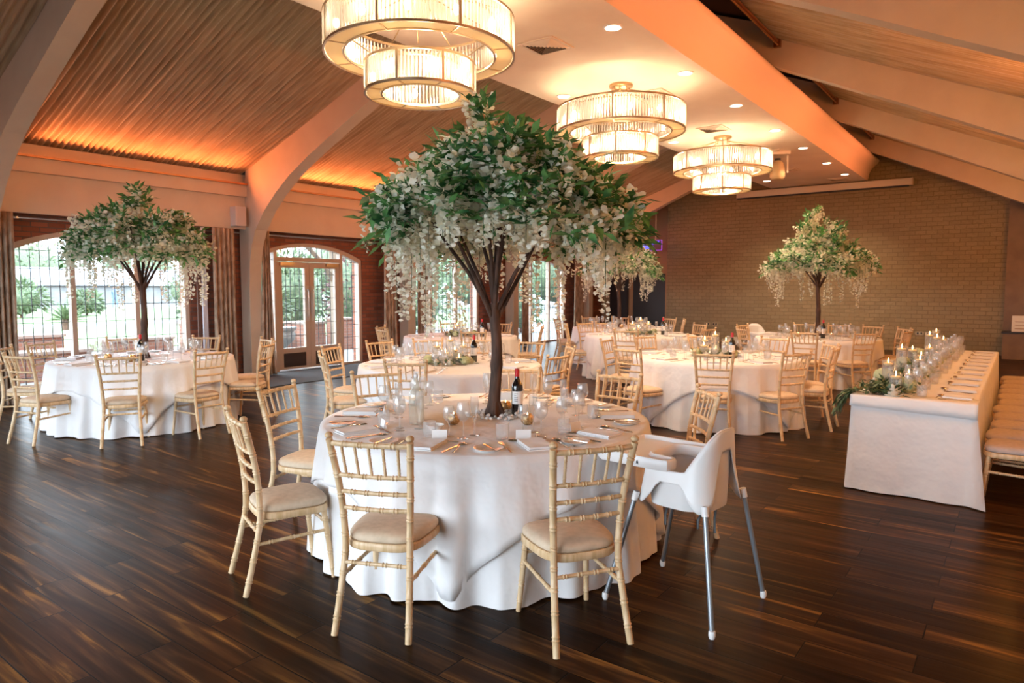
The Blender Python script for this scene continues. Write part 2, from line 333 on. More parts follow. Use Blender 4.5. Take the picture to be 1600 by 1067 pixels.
bw_.box(px, YB-.25, 0, 1.35, YB, 3.2).prism([(-11.34, 3.2), (1.35, 3.2), (1.35, 3.4), (-4.9, 6.3), (-11.34, 3.4)], YB-.25, YB)
struct(bw_.build('wall_back', 'cream', smooth=False))
# roof behind the drapes
struct(MB().prism([(-11.7, 3.62), (-4.9, 6.28), (-4.9, 6.38), (-11.7, 3.72)], YB-.3, YF+.5).prism([(1.7, 3.62), (-4.9, 6.281), (-4.9, 6.38), (1.7, 3.72)], YB-.3, YF+.5).build('ceiling', 'darkroof', smooth=False))
# flat ceiling raft and its coves
struct(MB().box(-5.83, YB, 4.39, -3.40, YF-.01, 4.5).build('ceiling_raft', 'ceil', smooth=False)).name = 'ceiling_flat'
cove = [(-3.40, 4.39), (-3.385, 4.45), (-3.375, 4.55), (-3.33, 4.66), (-3.25, 4.75), (-3.17, 4.82), (-3.15, 4.88), (-3.18, 4.93)]
cv = MB(); cv.prism(cove+[(-3.24, 4.95), (-3.3, 4.8), (-3.42, 4.6), (-3.45, 4.5)], YB, YF-.02)
struct(fix(cv.build('trim_4', 'coral', ang=60)))
lc = MB(); lc.prism([(-5.83-.0, 4.39), (-5.86, 4.55), (-6.0, 4.9), (-5.9, 4.92), (-5.78, 4.5)], YB, YF-.02); struct(fix(lc.build('trim_5', 'coral')))
# portal frames
inner = [(-11.03, 0), (-11.03, 1.6), (-11.0, 2.05), (-10.93, 2.35), (-10.80, 2.62), (-10.54, 2.92), (-10.2, 3.2), (-9.8, 3.46), (-9.3, 3.71), (-8.47, 4.07), (-7.73, 4.38), (-6.04, 5.08), (-5.0, 5.3)]
innerR = [(-3.5, 5.1), (-3.16, 4.925), (-1.55, 4.17), (-.1, 3.46), (.4, 3.15), (.8, 2.8), (1.0, 2.45), (1.12, 2.0), (1.15, 1.5), (1.15, 0)]
outer = [(1.34, 0), (1.34, 3.3), (-.1, 4.2), (-3.2, 5.65), (-4.9, 5.9), (-6.0, 5.7), (-11.28, 3.72), (-11.28, 0)]
for i, yb in enumerate(BEAM):
    b = MB(); ii = inner+innerR; W_ = .23
    n = len(ii)
    # split into convex quads between inner curve and an outer curve of the same count
    def outp(p):
        x, z = p
        if x < -11.0 and z < 2: return (-11.3, z)
        if x < -4.9: return (max(-11.3, x-.5*max(0, (-x-6)/5)), min(3.62+.42*(x+11.3), 9)) if z > 2.8 else (-11.3, z)
        if z < 2.1: return (1.34, z)
        return (min(1.34, x+.1), 5.53-.44*(x+3.29))
    oo = [outp(p) for p in ii]
    for k in range(n-1):
        b.add([(p[0], y, p[1]) for y in (yb, yb+W_) for p in (ii[k], ii[k+1], oo[k+1], oo[k])], [(0, 1, 2, 3), (7, 6, 5, 4), (0, 4, 5, 1), (2, 6, 7, 3)])
    struct(b.build('trim_%d' % (6+i), 'cream', smooth=True, ang=35))
# pleated ceiling drapes, one per bay and side
def drape(ya, yb, side, label):
    L = yb-ya; npl = int(L/.082); nu = npl*6; nv = 14; d = MB(); r = random.Random(int(ya*10)+side)
    ph = [r.uniform(-.7, .7) for _ in range(npl+2)]; am = [r.uniform(.5, 1.5) for _ in range(npl+2)]
    def fn(i, j):
        y = ya+L*i/(nu-1); k = i/6; pi_ = int(k); fr = k-pi_; A = am[pi_]*(1-fr)+am[min(pi_+1, npl+1)]*fr
        t = j/(nv-1); wob = .008*math.sin(9*t+ph[pi_])
        h = .029*A*math.sin(2*PI*k+ph[pi_]*.6)*(1-.25*t)
        if side < 0: x = -11.30+(5.8)*t; z = 3.59+.352*(x+11.30)+h-.05*math.sin(PI*t)
        else: x = 1.28-4.56*t; z = 5.42-.44*(x+3.29)+h-.04*math.sin(PI*t)
        return (x, y+wob, z)
    d.grid(nu, nv, fn); o = d.build('ceiling_drape', 'drape', ang=180)
    return tag(o, label, 'fabric ceiling drape', 'pleated drapes lining the roof slopes')
bays = [(YB, -1.0), (-.77, 3.0), (3.23, 6.95), (7.18, 10.85), (11.08, 14.8), (15.03, 18.8), (19.03, YF+.1)]
bn = ['behind the camera', 'nearest the camera', 'above the left arched window', 'above the glazed double doors', 'over the third window arch', 'over the fourth window arch', 'touching the far wall']
for (a, b), n_ in zip(bays, bn):
    if a == YB: continue
    drape(a, b, -1, 'pleated beige fabric drape on the left roof slope, '+n_)
rn = ['behind the camera', 'nearest the camera', 'second bay from the camera', 'third bay, top right of the photo', 'fourth bay, middle of the right slope', 'fifth bay towards the stone wall', 'touching the far wall']
for (a, b), n_ in zip(bays, rn):
    if a == YB: continue
    drape(a, b, 1, 'pleated beige fabric drape on the right slope, '+n_)
for i, (a, b) in enumerate(bays[1:6]):
    p = MB().tube([(-3.13, a+.03, 5.28), (-3.13, b-.03, 5.28)], .022, 8).tube([(-3.12, a+.03, 5.22), (-3.12, b-.03, 5.22)], .014, 8)
    for y in (a+.05, b-.05): p.box(-3.18, y-.03, 5.19, -3.08, y+.03, 5.32)
    tag(p.build('drape_pole', 'copper'), 'copper drape pole along the orange cove, number %s from the camera' % ['one', 'two', 'three', 'four', 'five'][i], 'curtain pole', 'poles holding the right drapes')

# ------------------------------------------------------------------ glazed arches
def arch_frame(mb, yc, x0, x1, wdt=.07):
    pts_o = [(-1, .02)]+[(-1+2*i/NA, None) for i in range(NA+1)]+[(1, .02)]
    oo = [(yc+t*AH, arch_z(t) if z is None else z) for t, z in pts_o]
    s_ = (AH-wdt)/AH
    ii = [(yc+t*AH*s_, (arch_z(t)-wdt) if z is None else z) for t, z in pts_o]
    for k in range(len(oo)-1): mb.prism([oo[k], oo[k+1], ii[k+1], ii[k]], x0, x1, 'x')
def leading(mb, ya, yb, za, ztf, x, dy=.133, dz=.262):
    n = max(1, round((yb-ya)/dy)); st = (yb-ya)/n
    for i in range(1, n):
        y = ya+st*i; mb.box(x-.006, y-.0045, za, x+.006, y+.0045, ztf(y))
    z = za+dz
    zmax = max(ztf(ya), ztf(yb), ztf((ya+yb)/2))
    while z < zmax-.03:
        ys = [ya+(yb-ya)*k/24 for k in range(25) if ztf(ya+(yb-ya)*k/24) > z]
        if ys: mb.box(x-.006, min(ys), z-.0045, x+.006, max(ys), z+.0045)
        z += dz
for wi, yc in enumerate([.8]+WIN):
    zt = lambda y, yc=yc: arch_z(max(-1, min(1, (y-yc)/AH)))-.06
    w_ = struct(empty('window_%d' % (wi+1)))
    fr = MB(); arch_frame(fr, yc, XW-.16, XW-.03, .07)
    isdoor = (yc == 8.5)
    mus = (-.78, .78) if isdoor else (-.46, .46)
    for t in mus: fr.box(XW-.15, yc+t-.035, 0, XW-.04, yc+t+.035, zt(yc+t))
    if isdoor: fr.box(XW-.149, yc-.745, 2.12, XW-.041, yc+.745, 2.20)
    fr.box(XW-.15, yc-AH+.05, 0, XW-.04, yc+mus[0]-.036, .05); fr.box(XW-.15, yc+mus[1]+.036, 0, XW-.04, yc+AH-.05, .05)
    if not isdoor: fr.box(XW-.15, yc+mus[0]+.036, 0, XW-.04, yc+mus[1]-.036, .05)
    fr.build('window_frame', 'frame', w_, ang=30)
    segs = [(-AH+.07, mus[0]-.035), (mus[0]+.035, mus[1]-.035), (mus[1]+.035, AH-.07)]
    for si, (a, b) in enumerate(segs):
        z0 = 2.2 if (isdoor and si == 1) else .05
        ld = MB(); leading(ld, yc+a, yc+b, z0, zt, XW-.095); ld.build('leading', 'lead', w_, smooth=False)
        pn = MB(); ys = [yc+a+(b-a)*k/12 for k in range(13)]
        pn.add([(XW-.10, y, z0) for y in ys]+[(XW-.10, y, zt(y)) for y in ys], [(k, k+1, k+14, k+13) for k in range(12)]); pn.build('pane', 'pane', w_, smooth=False)
# double doors
dr = struct(empty('door_1'))
for s_ in (-1, 1):
    ya, yb = (8.5-.742, 8.5-.004) if s_ < 0 else (8.5+.004, 8.5+.742)
    X0, X1 = XW-.13, XW-.06
    lf = MB().box(X0, ya, .03, X1, ya+.11, 2.11).box(X0, yb-.11, .03, X1, yb, 2.11).box(X0, ya+.11, 2.0, X1, yb-.11, 2.11).box(X0, ya+.11, .34, X1, yb-.11, .44).box(X0, ya+.11, .03, X1, yb-.11, .07)
    lo = lf.build('door_leaf', 'frame', dr, smooth=False)
    MB().box(X0+.01, ya+.11, .07, X1-.005, yb-.11, .34).build('kick_panel', 'kick', lo, smooth=False)
    ld = MB(); leading(ld, ya+.11, yb-.11, .44, lambda y: 2.0, XW-.095, .105, .24); ld.build('leading', 'lead', lo, smooth=False)
    MB().box(XW-.098, ya+.11, .44, XW-.092, yb-.11, 2.0).build('pane', 'pane', lo, smooth=False)
    yh = 8.5+s_*.06
    MB().box(X1, yh-.035, .95, X1+.012, yh+.035, 1.65).tube([(X1+.01, yh, 1.02), (X1+.05, yh, 1.05), (X1+.05, yh, 1.55), (X1+.01, yh, 1.58)], .011, 8).build('door_handle', 'metal', lo)
    yq = ya+.05 if s_ < 0 else yb-.35
    MB().box(X1, yq, 2.03, X1+.06, yq+.30, 2.10).box(X1+.02, min(yq+.12, yq+.12)+0, 2.135, X1+.045, yq+.34 if s_ < 0 else yq+.15, 2.15).build('door_closer', 'gold', lo, smooth=False)
tag(MB().box(-11.25, 6.3, .001, -9.7, 10.4, .012).build('door_mat', 'carpet', smooth=False), 'dark grey entrance mat on the floor inside the glazed double doors', 'mat')
# far left dark door
dd = struct(empty('door_2'))
MB().box(-10.15, YF+.10, 0, -9.03, YF+.18, 2.06).build('door_leaf', 'darkdoor', dd, smooth=False)
MB().box(-10.26, YF+.09, 0, -10.15, YF+.19, 2.14).box(-9.03, YF+.09, 0, -8.96, YF+.19, 2.14).box(-10.15, YF+.09, 2.06, -9.03, YF+.19, 2.14).build('door_frame', 'tanwall', dd, smooth=False)
MB().box(-9.62, YF+.085, 1.5, -9.45, YF+.099, 1.68).build('door_sign', 'brass', dd, smooth=False)
MB().box(-11.0, YF+.10, 0, -10.35, YF+.18, 2.02).build('door_leaf', 'darkdoor', dd, smooth=False)

# curtains and pelmet rails
def curtain(yc, wtop, wbot, label, m='curtain', x=-11.0, z1=2.63, tie=None, amp=.035):
    nu, nv = 90, 24; d = MB(); r = random.Random(int(yc*100)); n = max(4, int(wtop/.07)); ph = r.uniform(0, 6)
    def fn(i, j):
        t = i/(nu-1); v = j/(nv-1); z = .02+(z1-.02)*(1-v); ww = wtop+(wbot-wtop)*(v**1.3)
        y = yc+(t-.5)*ww+(tie or 0)*v; a = amp*(.55+.6*v)*math.sin(2*PI*n*t+ph+.5*math.sin(3*v+t*8))
        return (x+a, y, z)
    d.grid(nu, nv, fn)
    o = d.build('curtain', m, ang=180); md = o.modifiers.new('thickness', 'SOLIDIFY'); md.thickness = .008
    return tag(o, label, 'curtain', 'curtains on the window wall')
curtain(3.18, .50, .42, 'brown drawn-back curtain at the left edge of the left arched window', 'curtain', x=-11.0)
curtain(6.47, .40, .42, 'patterned brown curtain right of the left window, below the white speaker')
curtain(6.17, .07, .10, 'thin white sheer curtain between the left window and the patterned brown curtain', 'sheer', x=-11.14, amp=.012)
curtain(6.05, .05, .06, 'narrow dark strip of curtain at right end of the left window', 'darkcurtain', x=-11.12, amp=.012)
curtain(7.28, .14, .34, 'patterned curtain just right of the column, left of the double doors')
curtain(10.3, .34, .42, 'brown curtain right of the double doors, left of the second column')
curtain(11.28, .30, .42, 'brown curtain left of the third window arch')
curtain(13.95, .22, .26, 'lilac grey sheer curtain right of the third window arch', 'sheer')
curtain(15.3, .3, .36, 'brown curtain left of the fourth window arch')
curtain(18.15, .5, .6, 'brown curtain right of the fourth window arch')
for i, (a, b) in enumerate(((3.25, 6.9), (7.2, 10.8), (11.1, 14.75), (15.05, 18.75))):
    p = MB().tube([(-11.24, a, 2.585), (-11.24, b, 2.585)], .014, 8)
    for y in (a+.3, (a+b)/2, b-.3): p.box(-11.34, y-.012, 2.57, -11.225, y+.012, 2.60)
    tag(p.build('curtain_pole', 'metal'), 'thin steel curtain pole above the %s arch' % ['left window', 'double door', 'third window', 'fourth window'][i], 'curtain pole', 'curtain poles on the window wall')
# wall speaker
sp = thing('wall_speaker', 'white box loudspeaker on the wall left of the big column', 'speaker', (-11.10, 6.76, 2.68))
MB().box(0, -.1, 0, .17, .1, .33).build('speaker_box', 'speaker', sp, smooth=False)
MB().box(.17, -.085, .015, .178, .085, .315).build('grille', mat('speaker_grille', (.6, .52, .5), .7), sp, smooth=False)
MB().box(.02, .1, .1, .06, .135, .2).build('bracket', 'metal', sp, smooth=False)

# ceiling fittings
dl = thing('downlight', 'x x x x', 'downlight'); MB().lathe([(.085, 0), (.105, 0), (.105, -.008), (.085, -.012), (.085, 0)], 24, close=False).build('rim', 'white', dl)
MB().lathe([(.083, 0), (.083, -.006)], 24).build('lamp_lens', 'downlight', dl)
DL = Proto(dl); words = ['nearest', 'second', 'third', 'fourth', 'fifth', 'sixth', 'seventh']
for i, y in enumerate((6.69, 8.64, 10.6, 12.65, 14.55, 16.6, 18.5)): DL.put((-3.66, y, 4.389), 0, 'round downlight, %s in the right row of the flat ceiling' % words[i], 'recessed ceiling downlights')
for i, y in enumerate((8.6, 12.5, 18.4)): DL.put((-5.5, y, 4.389), 0, 'round downlight, %s in the left row of the flat ceiling' % words[i], 'recessed ceiling downlights')
vt = thing('ceiling_vent', 'x x x x', 'vent')
MB().box(-.235, -.235, -.012, -.2, .235, 0).box(.2, -.235, -.012, .235, .235, 0).box(-.2, -.235, -.012, .2, -.2, 0).box(-.2, .2, -.012, .2, .235, 0).build('vent_frame', 'vent', vt, smooth=False)
MB().box(-.2, -.2, -.003, .2, .2, 0).build('vent_backing', 'black', vt, smooth=False)
sl = MB()
for k in range(6):
    a = .19-.031*k; b = a-.017
    for (p, q) in (((a, a), (b, b)),):
        ring = [(-a, -a), (a, -a), (a, a), (-a, a)]; rin = [(-b, -b), (b, -b), (b, b), (-b, b)]
        for e in range(4):
            f = (e+1) % 4
            sl.add([(*ring[e], -.005), (*ring[f], -.005), (*rin[f], -.022), (*rin[e], -.022)], [(0, 1, 2, 3)])
sl.build('vent_slats', 'vent', vt, smooth=False)
VT = Proto(vt)
for i, (x, y) in enumerate(((-4.55, 6.73), (-4.42, 9.3), (-4.5, 11.9), (-4.3, 14.6), (-4.6, 17.0), (-3.95, 19.2))):
    VT.put((x, y, 4.389), 0, 'square slatted ceiling vent, %s one from the camera' % words[i], 'square vents in the flat ceiling')
# moving head light
mh = thing('moving_head_light', 'cream moving head stage light hanging from the flat ceiling', 'stage light', (-4.2, 14.75, 4.39), .5)
MB().box(-.2, -.2, -.07, .2, .2, 0).build('base', 'vent', mh, smooth=False)
MB().box(-.2, -.05, -.42, -.17, .05, -.07).box(.17, -.05, -.42, .2, .05, -.07).build('yoke', 'vent', mh, smooth=False)
MB().lathe([(.05, .12), (.1, .08), (.13, 0), (.155, -.12), (.15, -.22), (.11, -.27), (0.001, -.28)], 16, c=(0, 0, -.28)).build('head', M['gold'] if 0 else mat('cream_metal', (.6, .45, .25), .4, .2), mh)
MB().lathe([(.06, .0), (.06, .05)], 14, c=(0, 0, -.17)).build('lens', 'black', mh)
# projector screen case on the far wall
sc = thing('projector_screen', 'long pale rolled-up projector screen case high on the stone wall', 'projector screen', (-4.55, YF-.17, 4.18))
MB().box(-2.2, -.07, 0, 2.17, .16, .165).build('screen_case', 'vent', sc, smooth=False)
MB().box(2.172, -.08, -.01, 2.2, .165, .175).build('end_cap', 'cream', sc, smooth=False)
MB().box(-2.19, -.05, -.03, 2.1, .08, -.001).build('screen_slot', 'black', sc, smooth=False)
# neon sign
ns_ = thing('neon_sign', 'small blue glowing acrylic sign hanging in front of the dark door', 'sign', (-9.15, 19.3, 2.75))
MB().box(-.36, 0, 0, .33, .012, .30).build('sign_panel', glassmat('acrylic', (.6, .5, .85), .2, .1), ns_, smooth=False)
MB().box(-.36, -.004, -.006, .33, .016, .006).box(.324, -.004, 0, .336, .016, .30).box(-.36, -.004, .294, .33, .016, .306).build('sign_edge', 'neonp', ns_, smooth=False)
tl_ = MB(); zz = .19; xx = -.30
for ch in range(9):
    if ch == 4: xx += .03; 
    pat = ch % 3
    tl_.box(xx, -.006, zz, xx+.008, -.001, zz+.07).box(xx, -.006, zz+.062, xx+.04, -.001, zz+.07)
    if pat != 1: tl_.box(xx+.032, -.006, zz, xx+.04, -.001, zz+.07)
    if pat != 2: tl_.box(xx, -.006, zz+.03, xx+.035, -.001, zz+.038)
    xx += .058
for k in range(6): tl_.box(-.28+k*.06, -.006, .125, -.24+k*.06, -.001, .14)
tl_.box(-.3, -.006, .06, .05, -.001, .068).box(-.3, -.006, .09, .02, -.001, .098).prism([(.05, .045), (.1, .064), (.05, .085)], -.006, -.001)
tl_.build('sign_lettering', 'neon', ns_, smooth=False)
MB().tube([(.13, .006, .3), (.13, .006, 1.56)], .012, 6).build('hanging_rod', 'vent', ns_)
# sockets
so = thing('wall_socket', 'x x x x', 'socket'); MB().box(-.09, -.012, 0, .09, 0, .09).build('plate', 'brass', so, smooth=False)
MB().box(-.06, -.017, .02, -.02, -.012, .07).box(.02, -.017, .02, .06, -.012, .07).build('outlet', 'black', so, smooth=False)
SO = Proto(so)
SO.put((-7.62, YF, .49), 0, 'brass double socket low on the stone wall, left one of the pair', 'sockets on the stone wall')
SO.put((-7.38, YF, .49), 0, 'brass double socket low on the stone wall, right one of the pair', 'sockets on the stone wall')
SO.put((-1.87, YF, .42), 0, 'brass socket low on the stone wall behind the long table', 'sockets on the stone wall')
SO.put((-2.08, YF, .42), 0, 'brass socket on the stone wall, just left of another behind the long table', 'sockets on the stone wall')

# ------------------------------------------------------------------ chandeliers
def ring(mb, ro, ri, z0, z1, n=72): mb.lathe([(ro, z0), (ro, z1), (ri, z1), (ri, z0), (ro, z0)], n, close=False)
def rods(mb, r, z0, z1, n, rr):
    for k in range(n):
        a = 2*PI*k/n; c = (r*math.cos(a), r*math.sin(a)); mb.lathe([(rr, z0), (rr, z1)], 6, c=(c[0], c[1], 0), close=False)
ch = thing('chandelier', 'x x x x', 'chandelier', (0, 0, 0))
def tier(ro, ri, z0, z1, n, label):
    h = MB(); ring(h, ro+.010, ro-.008, z0-.011, z0+.011); ring(h, ro+.010, ro-.008, z1-.011, z1+.011); ring(h, ri+.008, ri-.008, z0-.010, z0+.010); ring(h, ri+.008, ri-.008, z1-.010, z1+.010)
    for k in range(8):
        a = 2*PI*k/8+.25; c, s_ = math.cos(a), math.sin(a)
        m_ = Matrix.Rotation(a, 4, 'Z'); h.box(ro-.006, -.011, z0, ro+.014, .011, z1, m_)
        h.box(ri, -.006, z0-.008, ro, .006, z0+.004, m_); h.box(ri, -.006, z1-.004, ro, .006, z1+.008, m_)
    fr = h.build('ring_frame', 'gold', ch); fr['label'] = label+' frame'
    g = MB(); rods(g, ro, z0+.016, z1-.016, n, .0095); o = g.build('crystal_rods', 'crystal', fr)
    g = MB(); rods(g, ri, z0+.016, z1-.016, int(n*.7), .0085); o = g.build('inner_crystal_rods', 'crystal', fr)
    g = MB(); g.lathe([(ro-.014, z0), (ri+.014, z0), (ri+.014, z0+.006), (ro-.014, z0+.006), (ro-.014, z0)], 72, close=False); g.build('diffuser', 'diffuser', fr)
    nb = 12 if ro > .6 else 8; bme = MB().ball((0, 0, 0), .028, 8, (1, 1, 1.6)).mesh('bulb', 'bulb')
    for k in range(nb):
        a = 2*PI*k/nb; rm = (ro+ri)/2; bo_ = bpy.data.objects.new('bulb', bme); C.objects.link(bo_); bo_.parent = fr; bo_.location = (rm*math.cos(a), rm*math.sin(a), (z0+z1)/2)
tier(.87, .695, -.64, -.33, 150, 'wide upper tier'); tier(.51, .36, -.99, -.73, 96, 'narrow lower tier')
h = MB(); h.lathe([(.16, 0), (.16, -.03), (.13, -.045), (.05, -.05), (0.001, -.05)], 32); h.build('ceiling_plate', 'brass', ch)
for k in range(8):
    h = MB(); a = 2*PI*k/8+.25; c, s_ = math.cos(a), math.sin(a); h.tube([(.11*c, .11*s_, -.04), (.12*c, .12*s_, -.09), (.87*c, .87*s_, -.32)], .006, 6); h.ball((.12*c, .12*s_, -.10), .014, 8)
    h.build('suspension_rod', 'brass', ch)
for k in range(6):
    a = 2*PI*k/6+.1; c, s_ = math.cos(a), math.sin(a); MB().tube([(.695*c, .695*s_, -.62), (.6*c, .6*s_, -.655), (.51*c, .51*s_, -.70)], .006, 6).build('tier_hook', 'gold', ch)
CH = Proto(ch)
for (x, y), n_ in zip(CHAND, ('largest in view, above the big flowering tree', 'middle of the three, right of the big flowering tree', 'farthest of the three, nearest the stone wall')):
    CH.put((x, y, 4.39), .12, 'two-tier crystal rod chandelier, '+n_, 'chandeliers down the flat ceiling')

# ------------------------------------------------------------------ chiavari chair
def ringed(p0, p1, r, n, bump=.0032, seg=10, mids=()):
    """straight or bent turned rod with bamboo rings; returns (pts, radii)"""
    P_ = [Vector(p0), *[Vector(q) for q in mids], Vector(p1)]
    L = [0]
    for a, b in zip(P_, P_[1:]): L.append(L[-1]+(b-a).length)
    T = L[-1]
    def at(s):
        # Catmull-Rom through the points
        for i in range(len(P_)-1):
            if s <= L[i+1]+1e-9:
                u = (s-L[i])/(L[i+1]-L[i]); a = P_[max(i-1, 0)]; b, c = P_[i], P_[i+1]; d = P_[min(i+2, len(P_)-1)]
                return .5*((2*b)+(c-a)*u+(2*a-5*b+4*c-d)*u*u+(3*b-a-3*c+d)*u**3)
        return P_[-1]
    ss = {0.0: 0, T: 0}
    for k in range(1, 14): ss[T*k/14] = 0
    for k in range(1, n+1):
        c = T*k/(n+1)
        for off, b in ((-.011, 0), (-.007, 1), (-.003, 0), (.003, 0), (.007, 1), (.011, 0)): ss[c+off] = b
    keys = sorted(ss); return [at(s) for s in keys], [r+bump*ss[s] for s in keys]
def seat_outline(f=1.0, n=40):
    pts = []
    for k in range(n):
        a = 2*PI*k/n; c, s_ = math.cos(a), math.sin(a); e = .55
        x = math.copysign(abs(c)**e, c); y = math.copysign(abs(s_)**e, s_)
        wx = .193+.018*y; pts.append((x*wx*f, y*.188*f))
    return pts
def make_chair(cush):
    t = thing('chiavari_chair', 'x x x x', 'chair')
    for s in (-1, 1):
        p, r = ringed((s*.182, -.275, 0), (s*.196, -.262, .92), .0160, 9, mids=[(s*.168, -.218, .23), (s*.160, -.188, .41), (s*.172, -.205, .66)])
        b = MB().tube(p, r, 10); b.ball((s*.196, -.263, .937), .0195, 10, (1, 1, .8)); b.build('back_post', 'wood', t)
    for s in (-1, 1):
        p, r = ringed((s*.160, .150, .39), (s*.186, .192, 0), .0160, 4); r = [q*(1-.2*i/len(r)) for i, q in enumerate(r)]
        MB().tube(p, r, 10).build('leg', 'wood', t)
    for z, y, xw, rr, bow in ((.900, -.256, .190, .0130, .018), (.745, -.220, .178, .0105, .014), (.665, -.206, .171, .0105, .014), (.585, -.196, .165, .0105, .014)):
        p, r = ringed((-xw, y, z), (xw, y, z), rr, 4, mids=[(-xw*.5, y-bow*.75, z), (0, y-bow, z), (xw*.5, y-bow*.75, z)]); MB().tube(p, r, 8).build('back_rail', 'wood', t)
    for k in range(5):
        u = (k-2)/2.6; bow1 = .018*(1-u*u); bow2 = .014*(1-u*u)
        p, r = ringed((u*.168, -.220-bow2, .745), (u*.178, -.256-bow1, .900), .0068, 3, .0016); MB().tube(p, r, 7).build('spindle', 'wood', t)
    for (a, b_, n) in (((-.163, -.202, .325), (.163, -.202, .325), 4), ((-.168, -.215, .26), (-.170, .165, .27), 3), ((.168, -.215, .26), (.170, .165, .27), 3), ((-.168, .162, .31), (.168, .162, .31), 3)):
        p, r = ringed(a, b_, .0095, n); MB().tube(p, r, 8).build('stretcher', 'wood', t)
    n = 40; f = MB(); o1 = seat_outline(1.0, n); rows = [(1, .380), (1.025, .386), (1.025, .412), (1, .418)]
    vs = [(x*k, y*k, z) for k, z in rows for x, y in o1]; fs = [(i*n+k, i*n+(k+1) % n, (i+1)*n+(k+1) % n, (i+1)*n+k) for i in range(3) for k in range(n)]
    fs += [tuple(range(n-1, -1, -1)), tuple(range(3*n, 4*n))]; f.add(vs, fs); f.build('seat_frame', 'wood', t)
    c = MB(); rows = [(.96, .4185), (1.0, .428), (1.0, .442), (.96, .454), (.86, .463), (.65, .469), (.35, .472), (.01, .473)]
    vs = [(x*k, y*k, z) for k, z in rows for x, y in o1]; fs = [(i*n+k, i*n+(k+1) % n, (i+1)*n+(k+1) % n, (i+1)*n+k) for i in range(len(rows)-1) for k in range(n)]; fs.append(tuple(range(n-1, -1, -1)))
    c.add(vs, fs); c.build('seat_cushion', cush, t, ang=70)
    return t
CHAIR = Proto(make_chair('cushion')); CHAIRG = Proto(make_chair('cushiongrey'))

# ------------------------------------------------------------------ tableware prototypes
def gl(name, cat, prof, m, n=16, label='x x x x'):
    o = MB().lathe(prof, n, close=False).build(name, m, ang=80); tag(o, label, cat); return Proto(o)
wine = lambda s, b: [(0.001, .004), (.034*s, .0), (.036*s, .002), (.006, .008), (.0035, .02), (.0035, .085*s), (.007, .095*s), (.025*b, .108*s), (.038*b, .130*s), (.040*b, .150*s), (.034*b, .192*s), (.030*b, .205*s), (.0285*b, .205*s), (.032*b, .19*s), (.037*b, .15*s), (.034*b, .13*s), (.02*b, .110*s), (.001, .1*s)]
WINE = gl('wine_glass', 'wine glass', wine(1, 1), 'glass'); WINE2 = gl('small_wine_glass', 'wine glass', wine(.85, .85), 'glass')
FLUTE = gl('champagne_flute', 'champagne flute', [(0.001, .004), (.032, 0), (.033, .002), (.005, .008), (.0035, .02), (.0035, .08), (.012, .1), (.022, .14), (.025, .18), (.022, .225), (.021, .225), (.023, .18), (.02, .14), (.001, .1)], 'glass')
TUMB = gl('water_tumbler', 'tumbler', [(.001, .002), (.030, 0), (.034, .006), (.038, .05), (.037, .092), (.035, .092), (.035, .05), (.031, .012), (.001, .010)], 'tumbler')
def cutlery(kind):
    b = MB()
    if kind == 'knife':
        b.add([(x, y, z) for (x, y) in ((-.006, -.11), (.006, -.11), (.005, -.01), (.009, .0), (.009, .09), (.002, .11), (-.004, .09), (-.005, 0)) for z in (0,)]+[(x*.8, y, .0035) for (x, y) in ((-.006, -.11), (.006, -.11), (.005, -.01), (.009, .0), (.009, .09), (.002, .11), (-.004, .09), (-.005, 0))], [tuple(range(7, -1, -1)), tuple(range(8, 16))]+[(i, (i+1) % 8, (i+1) % 8+8, i+8) for i in range(8)])
    else:
        b.tube([(0, -.10, .003), (0, -.05, .004), (0, .02, .008), (0, .045, .006)], [.0055, .004, .0028, .003], 6, squash=.5)
        if kind == 'spoon': b.ball((0, .072, .006), .02, 12, (1, 1.5, .28))
        else:
            b.ball((0, .056, .005), .012, 8, (1, 1.0, .25))
            for k in (-1.5, -.5, .5, 1.5): b.tube([(k*.0055, .06, .004), (k*.0055, .1, .006)], .0016, 4)
    o = b.build(kind, 'cutlery', ang=50); tag(o, 'x x x x', kind); return Proto(o)
KNIFE, FORK, SPOON = cutlery('knife'), cutlery('fork'), cutlery('spoon')
nk = MB()
for k, (sx, sy, dx) in enumerate(((.098, .062, 0), (.096, .060, .004), (.094, .060, -.003))):
    z0 = k*.0052; nk.grid(12, 8, lambda i, j: (dx+sx*(2*i/11-1), sy*(2*j/7-1), z0+.005+.0015*math.sin(i*1.1+k)*math.sin(j*.9)))
    nk.box(dx-sx, -sy, z0, dx+sx, sy, z0+.0042)
no = nk.build('napkin', 'cloth', ang=60); tag(no, 'x x x x', 'napkin'); NAP = Proto(no)
PLATE = gl('side_plate', 'plate', [(.001, .003), (.045, .002), (.05, 0), (.055, .002), (.078, .012), (.08, .014), (.076, .0145), (.054, .0055), (.001, .005)], 'whitegloss', 28)
cd = MB().add([(-.042, -.012, 0), (.042, -.012, 0), (.042, 0, .055), (-.042, 0, .055), (-.042, .012, 0), (.042, .012, 0)], [(0, 1, 2, 3), (3, 2, 5, 4), (0, 3, 4), (1, 5, 2)]).build('place_card', 'card', smooth=False); tag(cd, 'x x x x', 'place card'); CARD = Proto(cd)
wb = thing('wine_bottle', 'x x x x', 'wine bottle')
MB().lathe([(.001, .004), (.034, 0), (.038, .005), (.038, .185), (.034, .205), (.018, .232), (.0145, .25), (.0145, .30), (.001, .30)], 24).build('bottle_glass', 'bottle', wb)
MB().lathe([(.0153, .262), (.0153, .302), (.0155, .306), (.001, .307)], 20).lathe([(.0153, .262), (.015, .255)], 20, close=False).build('foil_capsule', 'capsule', wb)
